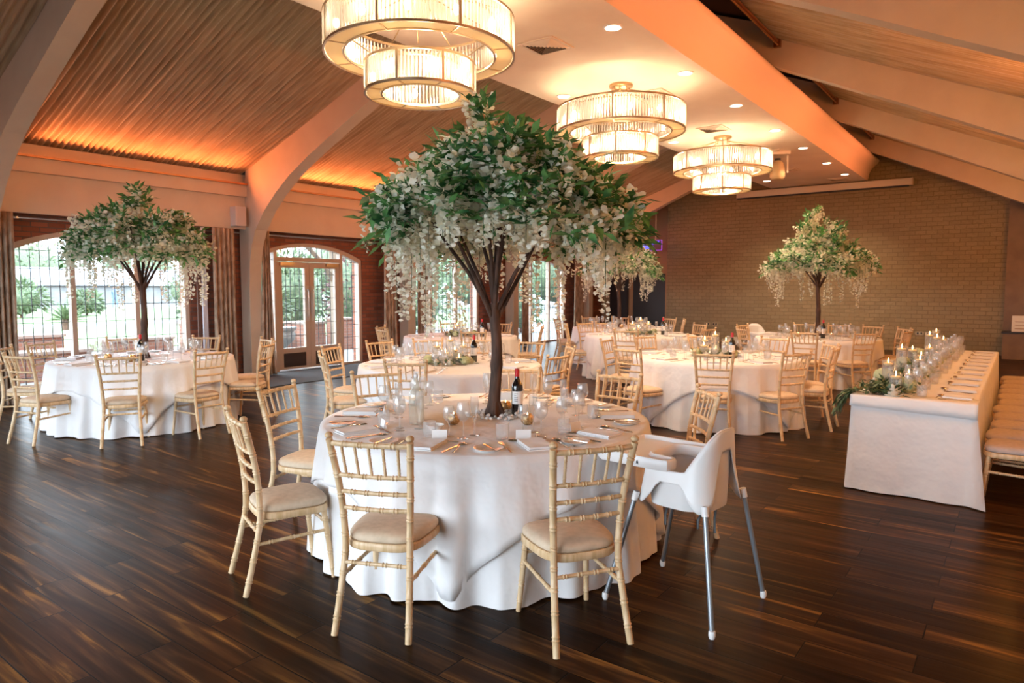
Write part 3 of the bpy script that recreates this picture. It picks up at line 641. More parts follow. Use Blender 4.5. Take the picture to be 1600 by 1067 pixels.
lb = MB(); lb.grid(15, 2, lambda i, j: (.0386*math.cos(-1.9+i/14*2.3), .0386*math.sin(-1.9+i/14*2.3), .075+.085*j)); lo = lb.build('label_paper', 'card', wb)
lt = MB()
for k in range(5):
    a0 = -1.45; lt.grid(5, 2, lambda i, j: (.0389*math.cos(a0+i*.16*(1 if k != 1 else .6)), .0389*math.sin(a0+i*.16*(1 if k != 1 else .6)), .143-.012*k+.003*j))
lt.build('label_print', 'black', wb); WB = Proto(wb)
sb_ = thing('swing_top_bottle', 'tall clear glass swing-top water bottle at the back left of foreground table', 'bottle')
MB().lathe([(.001, .003), (.044, 0), (.047, .006), (.047, .17), (.043, .2), (.022, .235), (.016, .25), (.016, .285), (.018, .29), (.014, .29), (.014, .25), (.02, .233), (.041, .198), (.045, .17), (.045, .008), (.001, .006)], 24, close=False).build('bottle_glass', 'bottleclear', sb_)
MB().ball((0, 0, .298), .015, 10).build('stopper', 'white', sb_)
MB().tube([(.018, 0, .27), (.022, 0, .3), (0, 0, .318), (-.022, 0, .3), (-.018, 0, .27)], .0018, 6).build('wire_clasp', 'metal', sb_); SB = Proto(sb_)
# tealight globe
tg = thing('tealight_globe', 'x x x x', 'candle holder')
MB().lathe([(.001, 0), (.02, .001), (.036, .014), (.042, .035), (.038, .055), (.027, .068), (.025, .066), (.035, .053), (.038, .035), (.03, .014), (.001, .008)], 24, close=False).build('glass_globe', 'goldglitter', tg)
c_ = MB().lathe([(.001, .012), (.02, .012), (.02, .048), (.001, .049)], 14).build('candle', 'wax', tg)
MB().lathe([(.001, .05), (.004, .055), (.0045, .062), (.001, .078)], 8, close=False).build('flame', 'flame', c_); TG = Proto(tg)
# cylinder vase and floating candle
def vase(h):
    o = MB().lathe([(.001, .004), (.046, 0), (.048, .004), (.048, h), (.0455, h), (.0455, .008), (.001, .008)], 24, close=False).build('cylinder_vase', 'vase'); tag(o, 'x x x x', 'vase')
    wt = MB().lathe([(.001, .009), (.0448, .009), (.0448, h-.04), (.001, h-.04)], 24, close=False).build('water', 'glass', o); return Proto(o)
VASES = {h: vase(h) for h in (.10, .16, .22, .29)}
fc = thing('floating_candle', 'x x x x', 'candle')
MB().lathe([(.001, -.018), (.025, -.012), (.038, .002), (.039, .008), (.030, .014), (.001, .014)], 20, close=False).build('wax', 'wax', fc)
MB().lathe([(.001, .014), (.005, .024), (.0055, .034), (.001, .056)], 8, close=False).build('flame', 'flame', fc); FC = Proto(fc)
# roses, hydrangea, garland leaves
def rose(name, m, r=.035, seed=1):
    rr = random.Random(seed); b = MB()
    for L_ in range(4):
        n = 3+L_*2; rad = r*(.28+.24*L_); h = r*(1.25-.22*L_)
        for k in range(n):
            a0 = 2*PI*k/n+L_*.7+rr.uniform(-.1, .1); wd = 2*PI/n*.72
            def fn(i, j):
                a = a0+wd*(i/4-.5)*2*.75; v = j/4; q = rad*(.35+.65*v**.7)*(1+.18*L_*max(0, v-.7)); z = h*v*(1-.12*(abs(i/4-.5)*2)**2)-r*.15*L_
                return (q*math.cos(a), q*math.sin(a), z)
            b.grid(5, 5, fn)
    o = b.build(name, m, ang=180); tag(o, 'x x x x', 'flower'); return Proto(o)
ROSE = rose('rose', 'white_rose'); ROSEP = rose('peach_rose', 'peach_rose', .03, 3)
rr = random.Random(9); hb = MB()
for k in range(70):
    z = rr.uniform(-.3, 1); a = rr.uniform(0, 2*PI); q = math.sqrt(1-z*z); d = Vector((q*math.cos(a), q*math.sin(a), z)); c = d*.05; u = d.orthogonal().normalized(); v = d.cross(u)
    for e in range(4):
        t = e*PI/2+k; p = c+(u*math.cos(t)+v*math.sin(t))*.009+d*.004
        hb.add([c, c+(u*math.cos(t-.6)+v*math.sin(t-.6))*.013+d*.004, c+(u*math.cos(t)+v*math.sin(t))*.018+d*.002, c+(u*math.cos(t+.6)+v*math.sin(t+.6))*.013+d*.004], [(0, 1, 2, 3)])
hb.ball((0, 0, 0), .045, 12); ho = hb.build('hydrangea', 'hydr', ang=180); tag(ho, 'x x x x', 'flower'); HYD = Proto(ho)

# leaves, sprays and racemes as numpy soups of quads/triangles
LEAF = np.array([(0, 0, 0), (.45, .19, .05), (1, 0, -.04), (.45, -.19, .05), (.5, 0, 0)], float); LEAFF = np.array([(0, 4, 1), (1, 4, 2), (0, 3, 4), (4, 3, 2)])
PET = np.array([(0, 0, 0), (.45, .42, .16), (1, .28, .1), (1.08, -.1, -.02), (.7, -.48, .16), (.55, 0, -.12)], float); PETF = np.array([(0, 5, 1), (1, 5, 2), (2, 5, 3), (3, 5, 4), (4, 5, 0)])
class Soup:
    def __init__(s, V, F): s.V0 = V; s.F0 = F; s.T = []
    def add(s, o, d, up, size): s.T.append((*o, *d, *up, size))
    def build(s, name, m, parent=None):
        T = np.array(s.T); n = len(T); o = T[:, 0:3]; d = T[:, 3:6]; u = T[:, 6:9]; z = T[:, 9]
        d = d/np.linalg.norm(d, axis=1, keepdims=True); y = np.cross(u, d); y /= np.linalg.norm(y, axis=1, keepdims=True)+1e-9; w_ = np.cross(d, y)
        V = o[:, None, :]+z[:, None, None]*(s.V0[None, :, 0:1]*d[:, None, :]+s.V0[None, :, 1:2]*y[:, None, :]+s.V0[None, :, 2:3]*w_[:, None, :])
        k = len(s.V0); F = (s.F0[None]+(np.arange(n)*k)[:, None, None]).reshape(-1, 3)
        return npmesh(name, V.reshape(-1, 3), F, m, parent)
def spray(sp, r, o, d, L, n, size):
    d = Vector(d).normalized(); o = Vector(o)
    side = d.cross(Vector((0, 0, 1))); side = side.normalized() if side.length > .1 else Vector((1, 0, 0))
    for k in range(n):
        t = (k+.6)/n; p = o+d*L*t+Vector((0, 0, -.2*L*t*t)); dd = (d+Vector((r.uniform(-.3, .3), r.uniform(-.3, .3), -.35*t+r.uniform(-.2, .2)))).normalized()
        for s in ((-1, 1) if k < n-1 else (0,)):
            q = dd*.55+side*s*.8+Vector((r.uniform(-.45, .45), r.uniform(-.45, .45), r.uniform(-.45, .4)))
            sp.add(p, q, (r.uniform(-.8, .8), r.uniform(-.8, .8), 1), size*r.uniform(.75, 1.15))
def raceme(sp, r, o, L, size, dens=95, w0=.045, drift=(0, 0)):
    n = max(4, int(L*dens))
    for k in range(n):
        t = k/n; wv = w0*(1-.7*t)*r.uniform(.4, 1); a = r.uniform(0, 2*PI)
        p = (o[0]+drift[0]*t+.012*math.sin(7*t+o[0]*40), o[1]+drift[1]*t+.012*math.cos(6*t+o[1]*40), o[2]-L*t)
        d = (math.cos(a), math.sin(a), r.uniform(-.6, .6)); q = (p[0]+d[0]*wv*.4, p[1]+d[1]*wv*.4, p[2])
        sp.add(q, d, (r.uniform(-1, 1), r.uniform(-1, 1), r.uniform(-.4, 1)), size*(1-.35*t)*r.uniform(.75, 1.2))
def blossom_tree(label, loc, seed, R=.9, zf=.76, zlo=1.08, zhi=1.78, ztip=2.08, peak=.35, nclu=190, nstr=26, leafs=.115, pets=.042, strand=(.3, .75), shade=1.0, rz=0, lean=(0, 0), pw=.22):
    """z values are heights above the table top"""
    t = thing('blossom_tree', label, 'artificial tree', loc, rz, 'flowering centrepiece trees'); r = random.Random(seed)
    pts = []; rad = []
    for k in range(14):
        u = k/13; pts.append((.012*math.sin(u*5+seed), .012*math.cos(u*4+seed), u*zf)); rad.append(.040-.008*u+.018*math.exp(-u*14)+(.006 if .4 < u < .5 else 0))
    tr = MB().tube(pts, rad, 12)
    for k in range(4):
        a = k*PI/2+.6; tr.tube([(.02*math.cos(a), .02*math.sin(a), .09), (.05*math.cos(a), .05*math.sin(a), .02), (.068*math.cos(a), .068*math.sin(a), .003)], [.02, .018, .008], 6)
    tr.build('trunk', 'trunk', t)
    nb = 11
    for k in range(nb):
        a = 2*PI*k/nb+r.uniform(-.25, .25); q = R*r.uniform(.42, .72) if k % 3 else R*.15; zt = r.uniform(zlo+.12, zhi-.22); p0 = Vector((0, 0, zf-.03-.05*(k % 3))); e = Vector((q*math.cos(a), q*math.sin(a), zt))
        m1 = p0.lerp(e, .35)+Vector((.0, 0, .04)); m2 = p0.lerp(e, .7)+Vector((r.uniform(-.03, .03), r.uniform(-.03, .03), .05))
        b = MB().tube([p0, m1, m2, e], [.017, .013, .009, .004], 8)
        for s_ in range(2):
            ee = e+Vector((r.uniform(-.12, .12), r.uniform(-.12, .12), r.uniform(.0, .10))); b.tube([m2, m2.lerp(ee, .6), ee], [.009, .006, .003], 6)
        b.build('branch', 'trunk', t)
    lf = Soup(LEAF, LEAFF); pt = Soup(PET, PETF)
    for k in range(nclu):
        a = r.uniform(0, 2*PI); q = R*math.sqrt(r.uniform(.0, 1)); v = r.uniform(0, 1)
        top = zlo+(zhi-zlo)*(1-(q/R)**2.2)**.6+peak*math.exp(-(q/(pw*R))**2)*(ztip-zhi)/.35
        bot = zlo-.02+.14*(1-q/R)*(1 if q > .35*R else 1.2)-.10*(q/R)
        z = bot+(top-bot)*(v**.75)
        lk = 1-2.3*max(0, (z-zlo)/(ztip-zlo))**1.5; o = (q*math.cos(a)*.93+lean[0]*lk, q*math.sin(a)*.93+lean[1]*lk, z)
        out_ = (math.cos(a)*(.35+q/R), math.sin(a)*(.35+q/R), .55*(z-zlo)/(zhi-zlo)+r.uniform(-.3, .7))
        for s_ in range(4):
            dv = (out_[0]+r.uniform(-.7, .7), out_[1]+r.uniform(-.7, .7), out_[2]+r.uniform(-.4, .5)); spray(lf, r, o, dv, leafs*r.uniform(1.1, 1.8), r.choice((2, 3, 4)), leafs*r.uniform(.65, 1.1))
        for s_ in range(4):
            f_ = r.uniform(1.0, 1.16); p = (o[0]*f_+r.uniform(-.07, .07), o[1]*f_+r.uniform(-.07, .07), o[2]+r.uniform(.0, .14)); raceme(pt, r, p, r.uniform(.10, .24), pets*1.08, 85, .065)
    lf.build('leaves', 'leaf', t); pt.build('blossoms', 'petal', t)
    for k in range(nstr):
        a = 2*PI*k/nstr+r.uniform(-.1, .1); q = R*r.uniform(.72, 1.0); s = Soup(PET, PETF); L = r.uniform(*strand)
        if math.cos(a-math.atan2(-loc[1], -loc[0])) > .84: L = .16
        z0 = zlo+.02
        raceme(s, r, (q*math.cos(a)+lean[0], q*math.sin(a)+lean[1], z0), L, pets*1.0, 130, .078, (r.uniform(-.03, .03), r.uniform(-.03, .03))); so_ = s.build('blossom_strand', 'petal', t)
        lx, ly = lean; MB().tube([(q*.8*math.cos(a)+lx, q*.8*math.sin(a)+ly, z0+.08), (q*math.cos(a)+lx, q*math.sin(a)+ly, z0), (q*math.cos(a)+lx, q*math.sin(a)+ly, z0-L*.9)], .0018, 4).build('strand_stem', 'garland', so_)
    return t

# ------------------------------------------------------------------ tables
ZT_ = .762
def table(loc, R, name, ov_ang):
    t = thing('round_table', 'round folding table hidden under the cloths of '+name, 'table', (*loc, 0), 0, 'round banquet tables')
    MB().lathe([(R-.04, .725), (R-.02, .73), (R-.02, .748), (R-.04, .75)], 48).build('table_top', 'wood', t)
    for k in range(4):
        a = PI/4+k*PI/2; MB().tube([((R*.55)*math.cos(a), (R*.55)*math.sin(a), .725), ((R*.6)*math.cos(a), (R*.6)*math.sin(a), .0)], .016, 8).build('leg', 'grey', t)
    # base cloth
    ph = rnd.uniform(0, 6); nt_ = 420; prof = [(0.001, 0), (.5, 0), (.9, 0), (.98, 0)]
    rows = 16
    def fold(a, drop):
        b = math.sin(21*a+ph+1.5*math.sin(3*a+ph)); s_ = .75*math.copysign(abs(b)**.75, b)+.35*math.sin(37*a+2*ph+math.sin(5*a))+.3*math.sin(9*a-ph)
        return s_*.037*(min(1, drop*1.25)**.9)
    c = MB()
    def fn(i, j):
        a = 2*PI*i/nt_
        if j < 3: q = R*(.002, .5, .985)[j]; return (q*math.cos(a), q*math.sin(a), ZT_-.008)
        u = (j-3)/(rows-4); drop = u
        if u == 0: q = R+.004; z = ZT_-.014
        else: q = R+.006+.055*u+fold(a, u); z = ZT_-.02-(ZT_-.028-.006*math.sin(9*a))*u
        return (q*math.cos(a), q*math.sin(a), z)
    c.grid(nt_, rows, fn, cu=True); o = c.build('floor_cloth', 'cloth', ang=180, loc=(*loc, 0))
    tag(o, 'long white floor-length tablecloth under the overlay of '+name, 'tablecloth', 'floor-length cloths of the round tables')
    # overlay square cloth
    hs = R+.245; c = MB(); rows2 = 14
    def fn2(i, j):
        a = 2*PI*i/nt_; b = a-ov_ang+PI/4+.03*math.sin(5*a); dd = hs/max(abs(math.cos(b)), abs(math.sin(b)))
        dd = min(dd, hs*1.40); hang = min(dd-R, ZT_-.06)
        if j < 3: q = R*(.002, .5, .985)[j]; return (q*math.cos(a), q*math.sin(a), ZT_)
        u = (j-3)/(rows2-4); dz = hang*u
        if u == 0: q = R+.012; z = ZT_-.004
        else:
            k = dz/ZT_; q = R+.015+.058*k+fold(a+.012, min(1, k+.02))+.012*u+.020*math.sin(11*a+ph)*k; z = ZT_-.012-dz
        return (q*math.cos(a), q*math.sin(a), z)
    c.grid(nt_, rows2, fn2, cu=True); o = c.build('overlay_cloth', 'cloth', ang=180, loc=(*loc, 0)); o.modifiers.new('hem', 'SOLIDIFY').thickness = .0025
    tag(o, 'white square overlay cloth with hanging corners on '+name, 'tablecloth', 'square overlay cloths of the round tables')
    return t
NUM = ['twelve', 'one', 'two', 'three', 'four', 'five', 'six', 'seven', 'eight', 'nine', 'ten', 'eleven']
def clock(loc, ang, half=False):
    view = math.atan2(loc[1], loc[0])      # direction away from the camera = twelve
    d = (view-ang) % (2*PI); h = d/(PI/6)
    hh = round(h*2)/2 if half else round(h)
    if half and abs(hh-round(hh)) > .1: return 'half past '+NUM[int(hh) % 12]
    return NUM[int(round(hh)) % 12]+" o'clock"
TAB = {
 'T1': ((-2.772, 3.419), 1.03, 'the foreground table', 'foreground table'),
 'T2': ((-8.45, 3.90), .98, 'the left window-side tree table', 'left tree table'),
 'T3': ((-5.10, 5.66), .99, 'the candle table behind the foreground table', 'second table'),
 'T4': ((-7.95, 9.1), .98, 'the candle table by the third window', 'third-window table'),
 'T5': ((-3.03, 8.23), .98, 'the candle table right of centre', 'right-of-centre table'),
 'T6': ((-5.55, 11.3), .97, 'the flower table at back centre', 'back-centre table'),
 'T7': ((-7.0, 13.2), .97, 'the back left tree table', 'back-left tree table'),
 'T8': ((-2.82, 12.5), .98, 'the back right tree table', 'back-right tree table')}
OV = {'T1': -1.05, 'T2': -.5, 'T3': -1.2, 'T4': -.9, 'T5': -1.95, 'T6': -1.9, 'T7': -1.0, 'T8': -.8}
for k, (loc, R, n1, n2) in TAB.items(): table(loc, R, n1, OV[k])
# chair placement: (angle deg about the table, distance of the chair back from table centre, extra twist)
CHPX = {
 'T1': [(-72, 1.46, 6), (-33.5, 1.57, 0), (-111.5, 1.53, 2), (-154, 1.48, -6), (168, 1.40, -14), (118, 1.36, 10), (79, 1.36, 6), (39, 1.46, 2)],
 'T2': [], 'T3': [], 'T4': [], 'T5': [], 'T6': [], 'T7': [], 'T8': []}
PTS = {
 'T2': [(-8.155, 2.511), (-7.231, 3.081), (-6.892, 3.916), (-9.404, 2.693), (-9.81, 3.25), (-9.95, 4.3), (-9.2, 5.1), (-8.1, 5.33), (-7.35, 4.85)],
 'T3': [(-6.40, 5.05), (-5.725, 4.40), (-4.626, 4.62), (-6.6, 5.95), (-3.95, 5.75), (-5.0, 7.1), (-4.2, 6.75), (-6.3, 6.55), (-5.7, 7.0)],
 'T4': [(-9.116, 8.298), (-8.5, 7.6), (-6.75, 9.9), (-6.9, 8.2), (-8.1, 10.5), (-9.1, 10.1)],
 'T5': [(-4.426, 8.014), (-3.55, 6.9), (-2.587, 7.0), (-1.95, 7.55), (-1.72, 8.35), (-1.85, 8.9), (-2.7, 9.6), (-3.7, 9.5), (-4.3, 8.9)],
 'T6': [(-6.615, 10.694), (-5.1, 9.85), (-4.9, 12.5), (-4.2, 11.1), (-6.9, 11.6), (-6.2, 12.5)],
 'T7': [(-8.4, 12.9), (-7.969, 12.375), (-6.6, 11.9), (-7.6, 14.4), (-5.8, 13.9), (-6.4, 14.5), (-8.2, 14.0)],
 'T8': [(-4.15, 12.7), (-3.75, 11.6), (-3.35, 13.85), (-2.7, 11.15), (-1.9, 11.5), (-2.75, 13.9), (-2.15, 13.7), (-1.6, 13.2), (-1.45, 12.4)]}
ANG = {'T1': [math.radians(a) for a, _, _ in CHPX['T1']]}
for a, d, tw in CHPX['T1']:
    a_ = math.radians(a); loc = TAB['T1'][0]; d_ = d-.26; rz = a_+PI/2+math.radians(tw)
    x, y = loc[0]+d*math.cos(a_)-.26*math.sin(-rz)*-1*0, loc[1]+d*math.sin(a_)
    # seat centre lies .26 in front of the chair back
    x += -math.sin(rz)*.26; y += math.cos(rz)*.26
    CHAIR.put((x, y, 0), rz, "limewashed turned-wood chair at %s of the foreground table, seen from the camera" % clock(loc, a_, True), 'chiavari chairs round the foreground table')
for k, L in PTS.items():
    loc = TAB[k][0]; ANG[k] = []; seen = set()
    for (px_, py_) in L:
        a_ = math.atan2(py_-loc[1], px_-loc[0]); d = min(max(math.hypot(px_-loc[0], py_-loc[1]), TAB[k][1]+.38), TAB[k][1]+.50); ANG[k].append(a_)
        rz = a_+PI/2+rnd.uniform(-.12, .12); x = loc[0]+d*math.cos(a_)-math.sin(rz)*.26; y = loc[1]+d*math.sin(a_)+math.cos(rz)*.26
        cl = clock(loc, a_, True)
        CHAIR.put((x, y, 0), rz, "light wooden chair tucked in at %s of the %s" % (cl, TAB[k][3]), 'chiavari chairs round the '+TAB[k][3])
ANG['T1'].append(math.radians(-2))
# place settings
def setting(k, a, full):
    loc, R, n1, n2 = TAB[k]; cl = clock(loc, a, True); Z0 = ZT_+.002; ux, uy = math.cos(a), math.sin(a); tx, ty = -uy, ux   # t: to the left hand of the sitter is -t
    def at(r, t): return (loc[0]+ux*r+tx*t, loc[1]+uy*r+ty*t, Z0)
    rz = a+PI/2; j = lambda s=.01: rnd.uniform(-s, s)
    def lab(s): return "%s at %s of the %s" % (s, cl, n2)
    NAP.put(at(R-.17+j(), j()), rz+PI/2+j(.15), lab('folded white napkin'), 'napkins on the '+n2, (1.14, 1.14, 1.3))
    KNIFE.put(at(R-.17, .155+j()), rz+j(.1), lab('table knife lying'), 'knives on the '+n2, (1.12,)*3)
    FORK.put(at(R-.17, -.155+j()), rz+j(.1), lab('table fork lying'), 'forks on the '+n2, (1.12,)*3)
    WINE.put(at(R-.38+j(.02), .10+j(.02)), j(3), lab('large clear wine glass'), 'large wine glasses on the '+n2)
    WINE2.put(at(R-.43+j(.02), .02+j(.02)), j(3), lab('small clear wine glass'), 'small wine glasses on the '+n2)
    TUMB.put(at(R-.36+j(.02), -.10+j(.03)), j(3), lab('short water tumbler'), 'tumblers on the '+n2)
    FLUTE.put(at(R-.50+j(.02), .12+j(.03)), j(3), lab('tall champagne flute'), 'flutes on the '+n2)
    if full:
        SPOON.put(at(R-.17, .185+j()), rz+j(.15), lab('soup spoon lying beside the knife'), 'spoons on the '+n2, (1.12,)*3)
        SPOON.put(at(R-.305, .02+j()), rz+PI/2+j(.3), lab('dessert spoon above the napkin'), 'spoons on the '+n2, (1.12,)*3)
        CARD.put(at(R-.33, -.01+j()), rz+j(.4), lab('white folded place card'), 'place cards on the '+n2)
    if full or k == 'T2':
        PLATE.put(at(R-.16, -.26), 0, lab('round white side plate'), 'side plates on the '+n2)
        KNIFE.put((at(R-.16, -.26)[0], at(R-.16, -.26)[1], Z0+.013), rz+j(.2), lab('butter knife resting on the side plate'), 'butter knives on the '+n2, (.8, .75, 1))
for k in TAB:
    for a in ANG[k]: setting(k, a, k == 'T1')
# centre of the foreground table
L1 = TAB['T1'][0]
def tpos(px, py):   # known spot on the foreground table
    return (px, py, ZT_+.002)
def ray_xy(x, y, z=ZT_):
    P_, W_ = math.radians(4.45), math.radians(36.83); fw = np.array([-math.sin(W_)*math.cos(P_), math.cos(W_)*math.cos(P_), -math.sin(P_)]); rt = np.array([math.cos(W_), math.sin(W_), 0]); up = np.cross(rt, fw)
    d = fw+rt*(x-800)/1066.7-up*(y-533.5)/1066.7; s_ = (z-1.6)/d[2]; return (d[0]*s_, d[1]*s_, z+.002)
WB.put(ray_xy(808, 648), .0, 'red wine bottle with red foil and white label on the foreground table', 'red wine bottles')
SB.put(ray_xy(651, 663), 0)
for (x, y), n_ in (((709, 663), 'left of the trunk'), ((790, 643), 'just behind the trunk'), ((824, 664), 'right of the trunk, before the bottle')):
    TG.put(ray_xy(x, y), rnd.uniform(0, 6), 'gold speckled tealight globe %s on the foreground table' % n_, 'gold tealight globes')
r = random.Random(3); cr = MB()
for k in range(75):
    a = r.uniform(0, 2*PI); q = .07+.13*r.random()**.8; s_ = r.uniform(.008, .018); c0 = len(cr.v); cr.ball((q*math.cos(a), q*math.sin(a), s_*.7+r.uniform(0, .012)), s_, 6, (1, r.uniform(.7, 1.2), .75))
cr.build('crystal_pebbles', 'stone', ang=10, loc=ray_xy(773, 650)); tag(C.objects['crystal_pebbles'] if 'crystal_pebbles' in C.objects else bpy.data.objects['crystal_pebbles'], 'scattered clear crystal pebbles round the trunk on the foreground table', 'pebbles', kind='stuff')
bo = MB().lathe([(.001, .004), (.03, 0), (.035, .004), (.055, .03), (.053, .032), (.034, .008), (.001, .008)], 24, close=False).build('butter_dish', 'whitegloss', loc=ray_xy(680, 672)); tag(bo, 'small white dish between glasses at left centre of the foreground table', 'dish')
# trees
blossom_tree('tall artificial tree of white wisteria blossom standing on the foreground table', ray_xy(773, 650), 11, R=.79, zf=.74, zlo=1.20, zhi=1.76, ztip=1.95, nclu=290, nstr=38, pets=.044, leafs=.128, lean=(.06, .045))
blossom_tree('white blossom tree on the left table before the left arched window', (*TAB['T2'][0], ZT_+.002), 23, R=.72, zf=.9, zlo=1.28, zhi=1.78, ztip=2.05, nclu=190, nstr=22, strand=(.3, .75))
blossom_tree('white blossom tree on the back right table before the stone wall', (-2.9, 12.85, ZT_+.002), 31, R=.84, zf=.95, zlo=1.2, zhi=1.52, ztip=1.95, peak=.55, pw=.45, nclu=200, nstr=22, strand=(.4, .75))
blossom_tree('white blossom tree on the back left table, behind the foreground tree', (*TAB['T7'][0], ZT_+.002), 37, R=.80, zf=.9, zlo=1.2, zhi=1.75, ztip=1.95, nclu=130, nstr=20, strand=(.3, .7))
for k, (x, y), n_ in (('T2', (-8.15, 3.72), 'left window-side tree table'), ('T3', (-5.0, 5.95), 'second table, among the candles'), ('T5', (-2.78, 8.12), 'right-of-centre candle table'), ('T8', (-2.68, 12.3), 'back right tree table'), ('T4', (-7.5, 9.15), 'third-window candle table'), ('T6', (-5.2, 11.5), 'back-centre flower table')):
    WB.put((x, y, ZT_+.002), rnd.uniform(-.6, .3), 'red wine bottle with white label standing on the '+n_, 'red wine bottles')
for k, L in {'T2': [(-8.6, 3.55), (-8.22, 3.66), (-8.12, 3.58)], 'T8': [(-3.1, 12.4), (-2.6, 12.55)], 'T7': [(-6.8, 12.95)]}.items():
    for i, (x, y) in enumerate(L): TG.put((x, y, ZT_+.002), i, 'gold tealight globe, %s from the left on the %s' % (words[i].replace('nearest', 'first'), TAB[k][3]), 'gold tealight globes')
# candle and flower centrepieces
def leaf_bed(label, loc, rx, ry, n, seed, L_=.09, rz=0, h=.05, droop=0):
    s = Soup(LEAF, LEAFF); r = random.Random(seed)
    for k in range(n):
        a = r.uniform(0, 2*PI); q = math.sqrt(r.uniform(.2, 1)); x, y = rx*q*math.cos(a), ry*q*math.sin(a)
        s.add((x, y, r.uniform(.004, h)), (math.cos(a)+r.uniform(-.9, .9), math.sin(a)+r.uniform(-.9, .9), r.uniform(0, .7)), (r.uniform(-.5, .5), r.uniform(-.5, .5), 1), L_*r.uniform(.5, 1.1))
    o = s.build('foliage', 'garland'); o.location = loc; o.rotation_euler = (0, 0, rz); return tag(o, label, 'foliage', 'leaf beds of the centrepieces')
def centre(k, seed, peach=False):
    loc, R, n1, n2 = TAB[k]; r = random.Random(seed); Z0 = ZT_+.002
    leaf_bed('ring of green foliage in the centre of the '+n2, (*loc, Z0), .27, .27, 170, seed)
    hs_ = [.29, .22, .16, .10, .22, .16]
    for i in range(6):
        a = 2*PI*i/6+seed; q = .15 if i else .0; x, y = loc[0]+q*math.cos(a), loc[1]+q*math.sin(a); h = hs_[i]
        pos = 'in the middle' if i == 0 else 'at '+clock(loc, a)
        VASES[h].put((x, y, Z0), 0, 'glass cylinder vase %s of the candle group on the %s' % (pos, n2), 'cylinder vases on the '+n2)
        FC.put((x, y, Z0+h-.036), 0, 'lit floating candle %s of the candle group on the %s' % (pos, n2), 'floating candles on the '+n2)
    for i in range(9):
        a = 2*PI*(i+.5)/9+seed; q = .245+r.uniform(-.015, .015); x, y = loc[0]+q*math.cos(a), loc[1]+q*math.sin(a); cl = clock(loc, a, True)
        if i % 3 == 1: HYD.put((x, y, Z0+.05), a, 'pale green hydrangea head at %s of centrepiece on %s' % (cl, n2), 'hydrangeas on the '+n2)
        elif peach and i % 3 == 2: ROSEP.put((x, y, Z0+.02), a, 'peach rose at %s of centrepiece on the %s' % (cl, n2), 'roses on the '+n2, (1.3,)*3)
        else: ROSE.put((x, y, Z0+.02), a, 'cream rose at %s of centrepiece on the %s' % (cl, n2), 'roses on the '+n2, (1.3,)*3)
centre('T3', 3, False); centre('T4', 4, True); centre('T5', 5, False); centre('T6', 6, True)

# ------------------------------------------------------------------ long head table
HX0, HX1, HY0, HY1, HZ = -1.06, -.24, 5.93, 11.15, .755
lt_ = thing('long_table', 'row of rectangular tables hidden under the long white cloth', 'table', ((HX0+HX1)/2, (HY0+HY1)/2, 0))
MB().box(-.39, -2.59, .715, .39, 2.59, .745).build('table_top', 'wood', lt_, smooth=False)
for sx in (-.33, .33):
    for sy in (-2.5, -.8, .8, 2.5): MB().tube([(sx, sy, .715), (sx, sy, 0)], .016, 8).build('leg', 'grey', lt_)
per = []
def side(n, p, q):
    for i in range(n): t = i/n; per.append((p[0]+(q[0]-p[0])*t, p[1]+(q[1]-p[1])*t))
side(24, (HX0, HY0), (HX1, HY0)); side(110, (HX1, HY0), (HX1, HY1)); side(24, (HX1, HY1), (HX0, HY1)); side(110, (HX0, HY1), (HX0, HY0))
np_ = len(per); mx_, my_ = (HX0+HX1)/2, (HY0+HY1)/2; c = MB(); rows = 15
def fnh(i, j):
    x, y = per[i]; 
    if j == 0: return (x, min(max(my_, 0), my_)*0+min(max(y, HY0+.35), HY1-.35) if 0 else (y*.4+my_*.6), HZ) if 0 else (mx_+(x-mx_)*.02, y, HZ)
    if j == 1: return (mx_+(x-mx_)*.97, my_+(y-my_)*.996, HZ)
    nx = -1 if x <= HX0+1e-6 else (1 if x >= HX1-1e-6 else 0); ny = -1 if y <= HY0+1e-6 else (1 if y >= HY1-1e-6 else 0)
    u = (j-2)/(rows-3)
    s_ = y*5.5+x*2; fl = (.016*math.sin(s_*3.1)+.012*math.sin(s_*5.7+1))*u if nx and not ny else .016*math.sin(x*14+1)*u
    cornerf = 0
    if nx and ny: cornerf = (.19 if (nx > 0 and ny < 0) else .045)*u
    elif ny < 0: cornerf = .0
    q = .004+.02*u+fl+cornerf*.6
    l = math.hypot(nx, ny) or 1
    zz = HZ-.006-(HZ-.015)*u-(0.0)
    return (x+nx/l*q, y+ny/l*q, zz)
c.grid(np_, rows, fnh, cu=True); hc_ = c.build('long_tablecloth', 'cloth', ang=180)
tag(hc_, 'long white cloth over the head table at the right, hanging to the floor', 'tablecloth')
ov = MB()
def fno(i, j):
    t = i/29; x = HX0-.012+(HX1-HX0+.024)*t; ds = [(0, -.25), (0, -.02), (-.005, .002), (-.010, .010), (-.016, .05), (-.022, .085+.025*t)][j]
    return (x, HY0+ds[0]-(ds[1] if ds[1] < 0 else 0), HZ+.004-(ds[1] if ds[1] > 0 else 0))
ov.grid(30, 6, fno); o = ov.build('runner_cloth', 'cloth', ang=180); o.modifiers.new('t', 'SOLIDIFY').thickness = .003
tag(o, 'short white overlay cloth folded over the near end of the long head table', 'tablecloth')
Z0 = HZ+.003
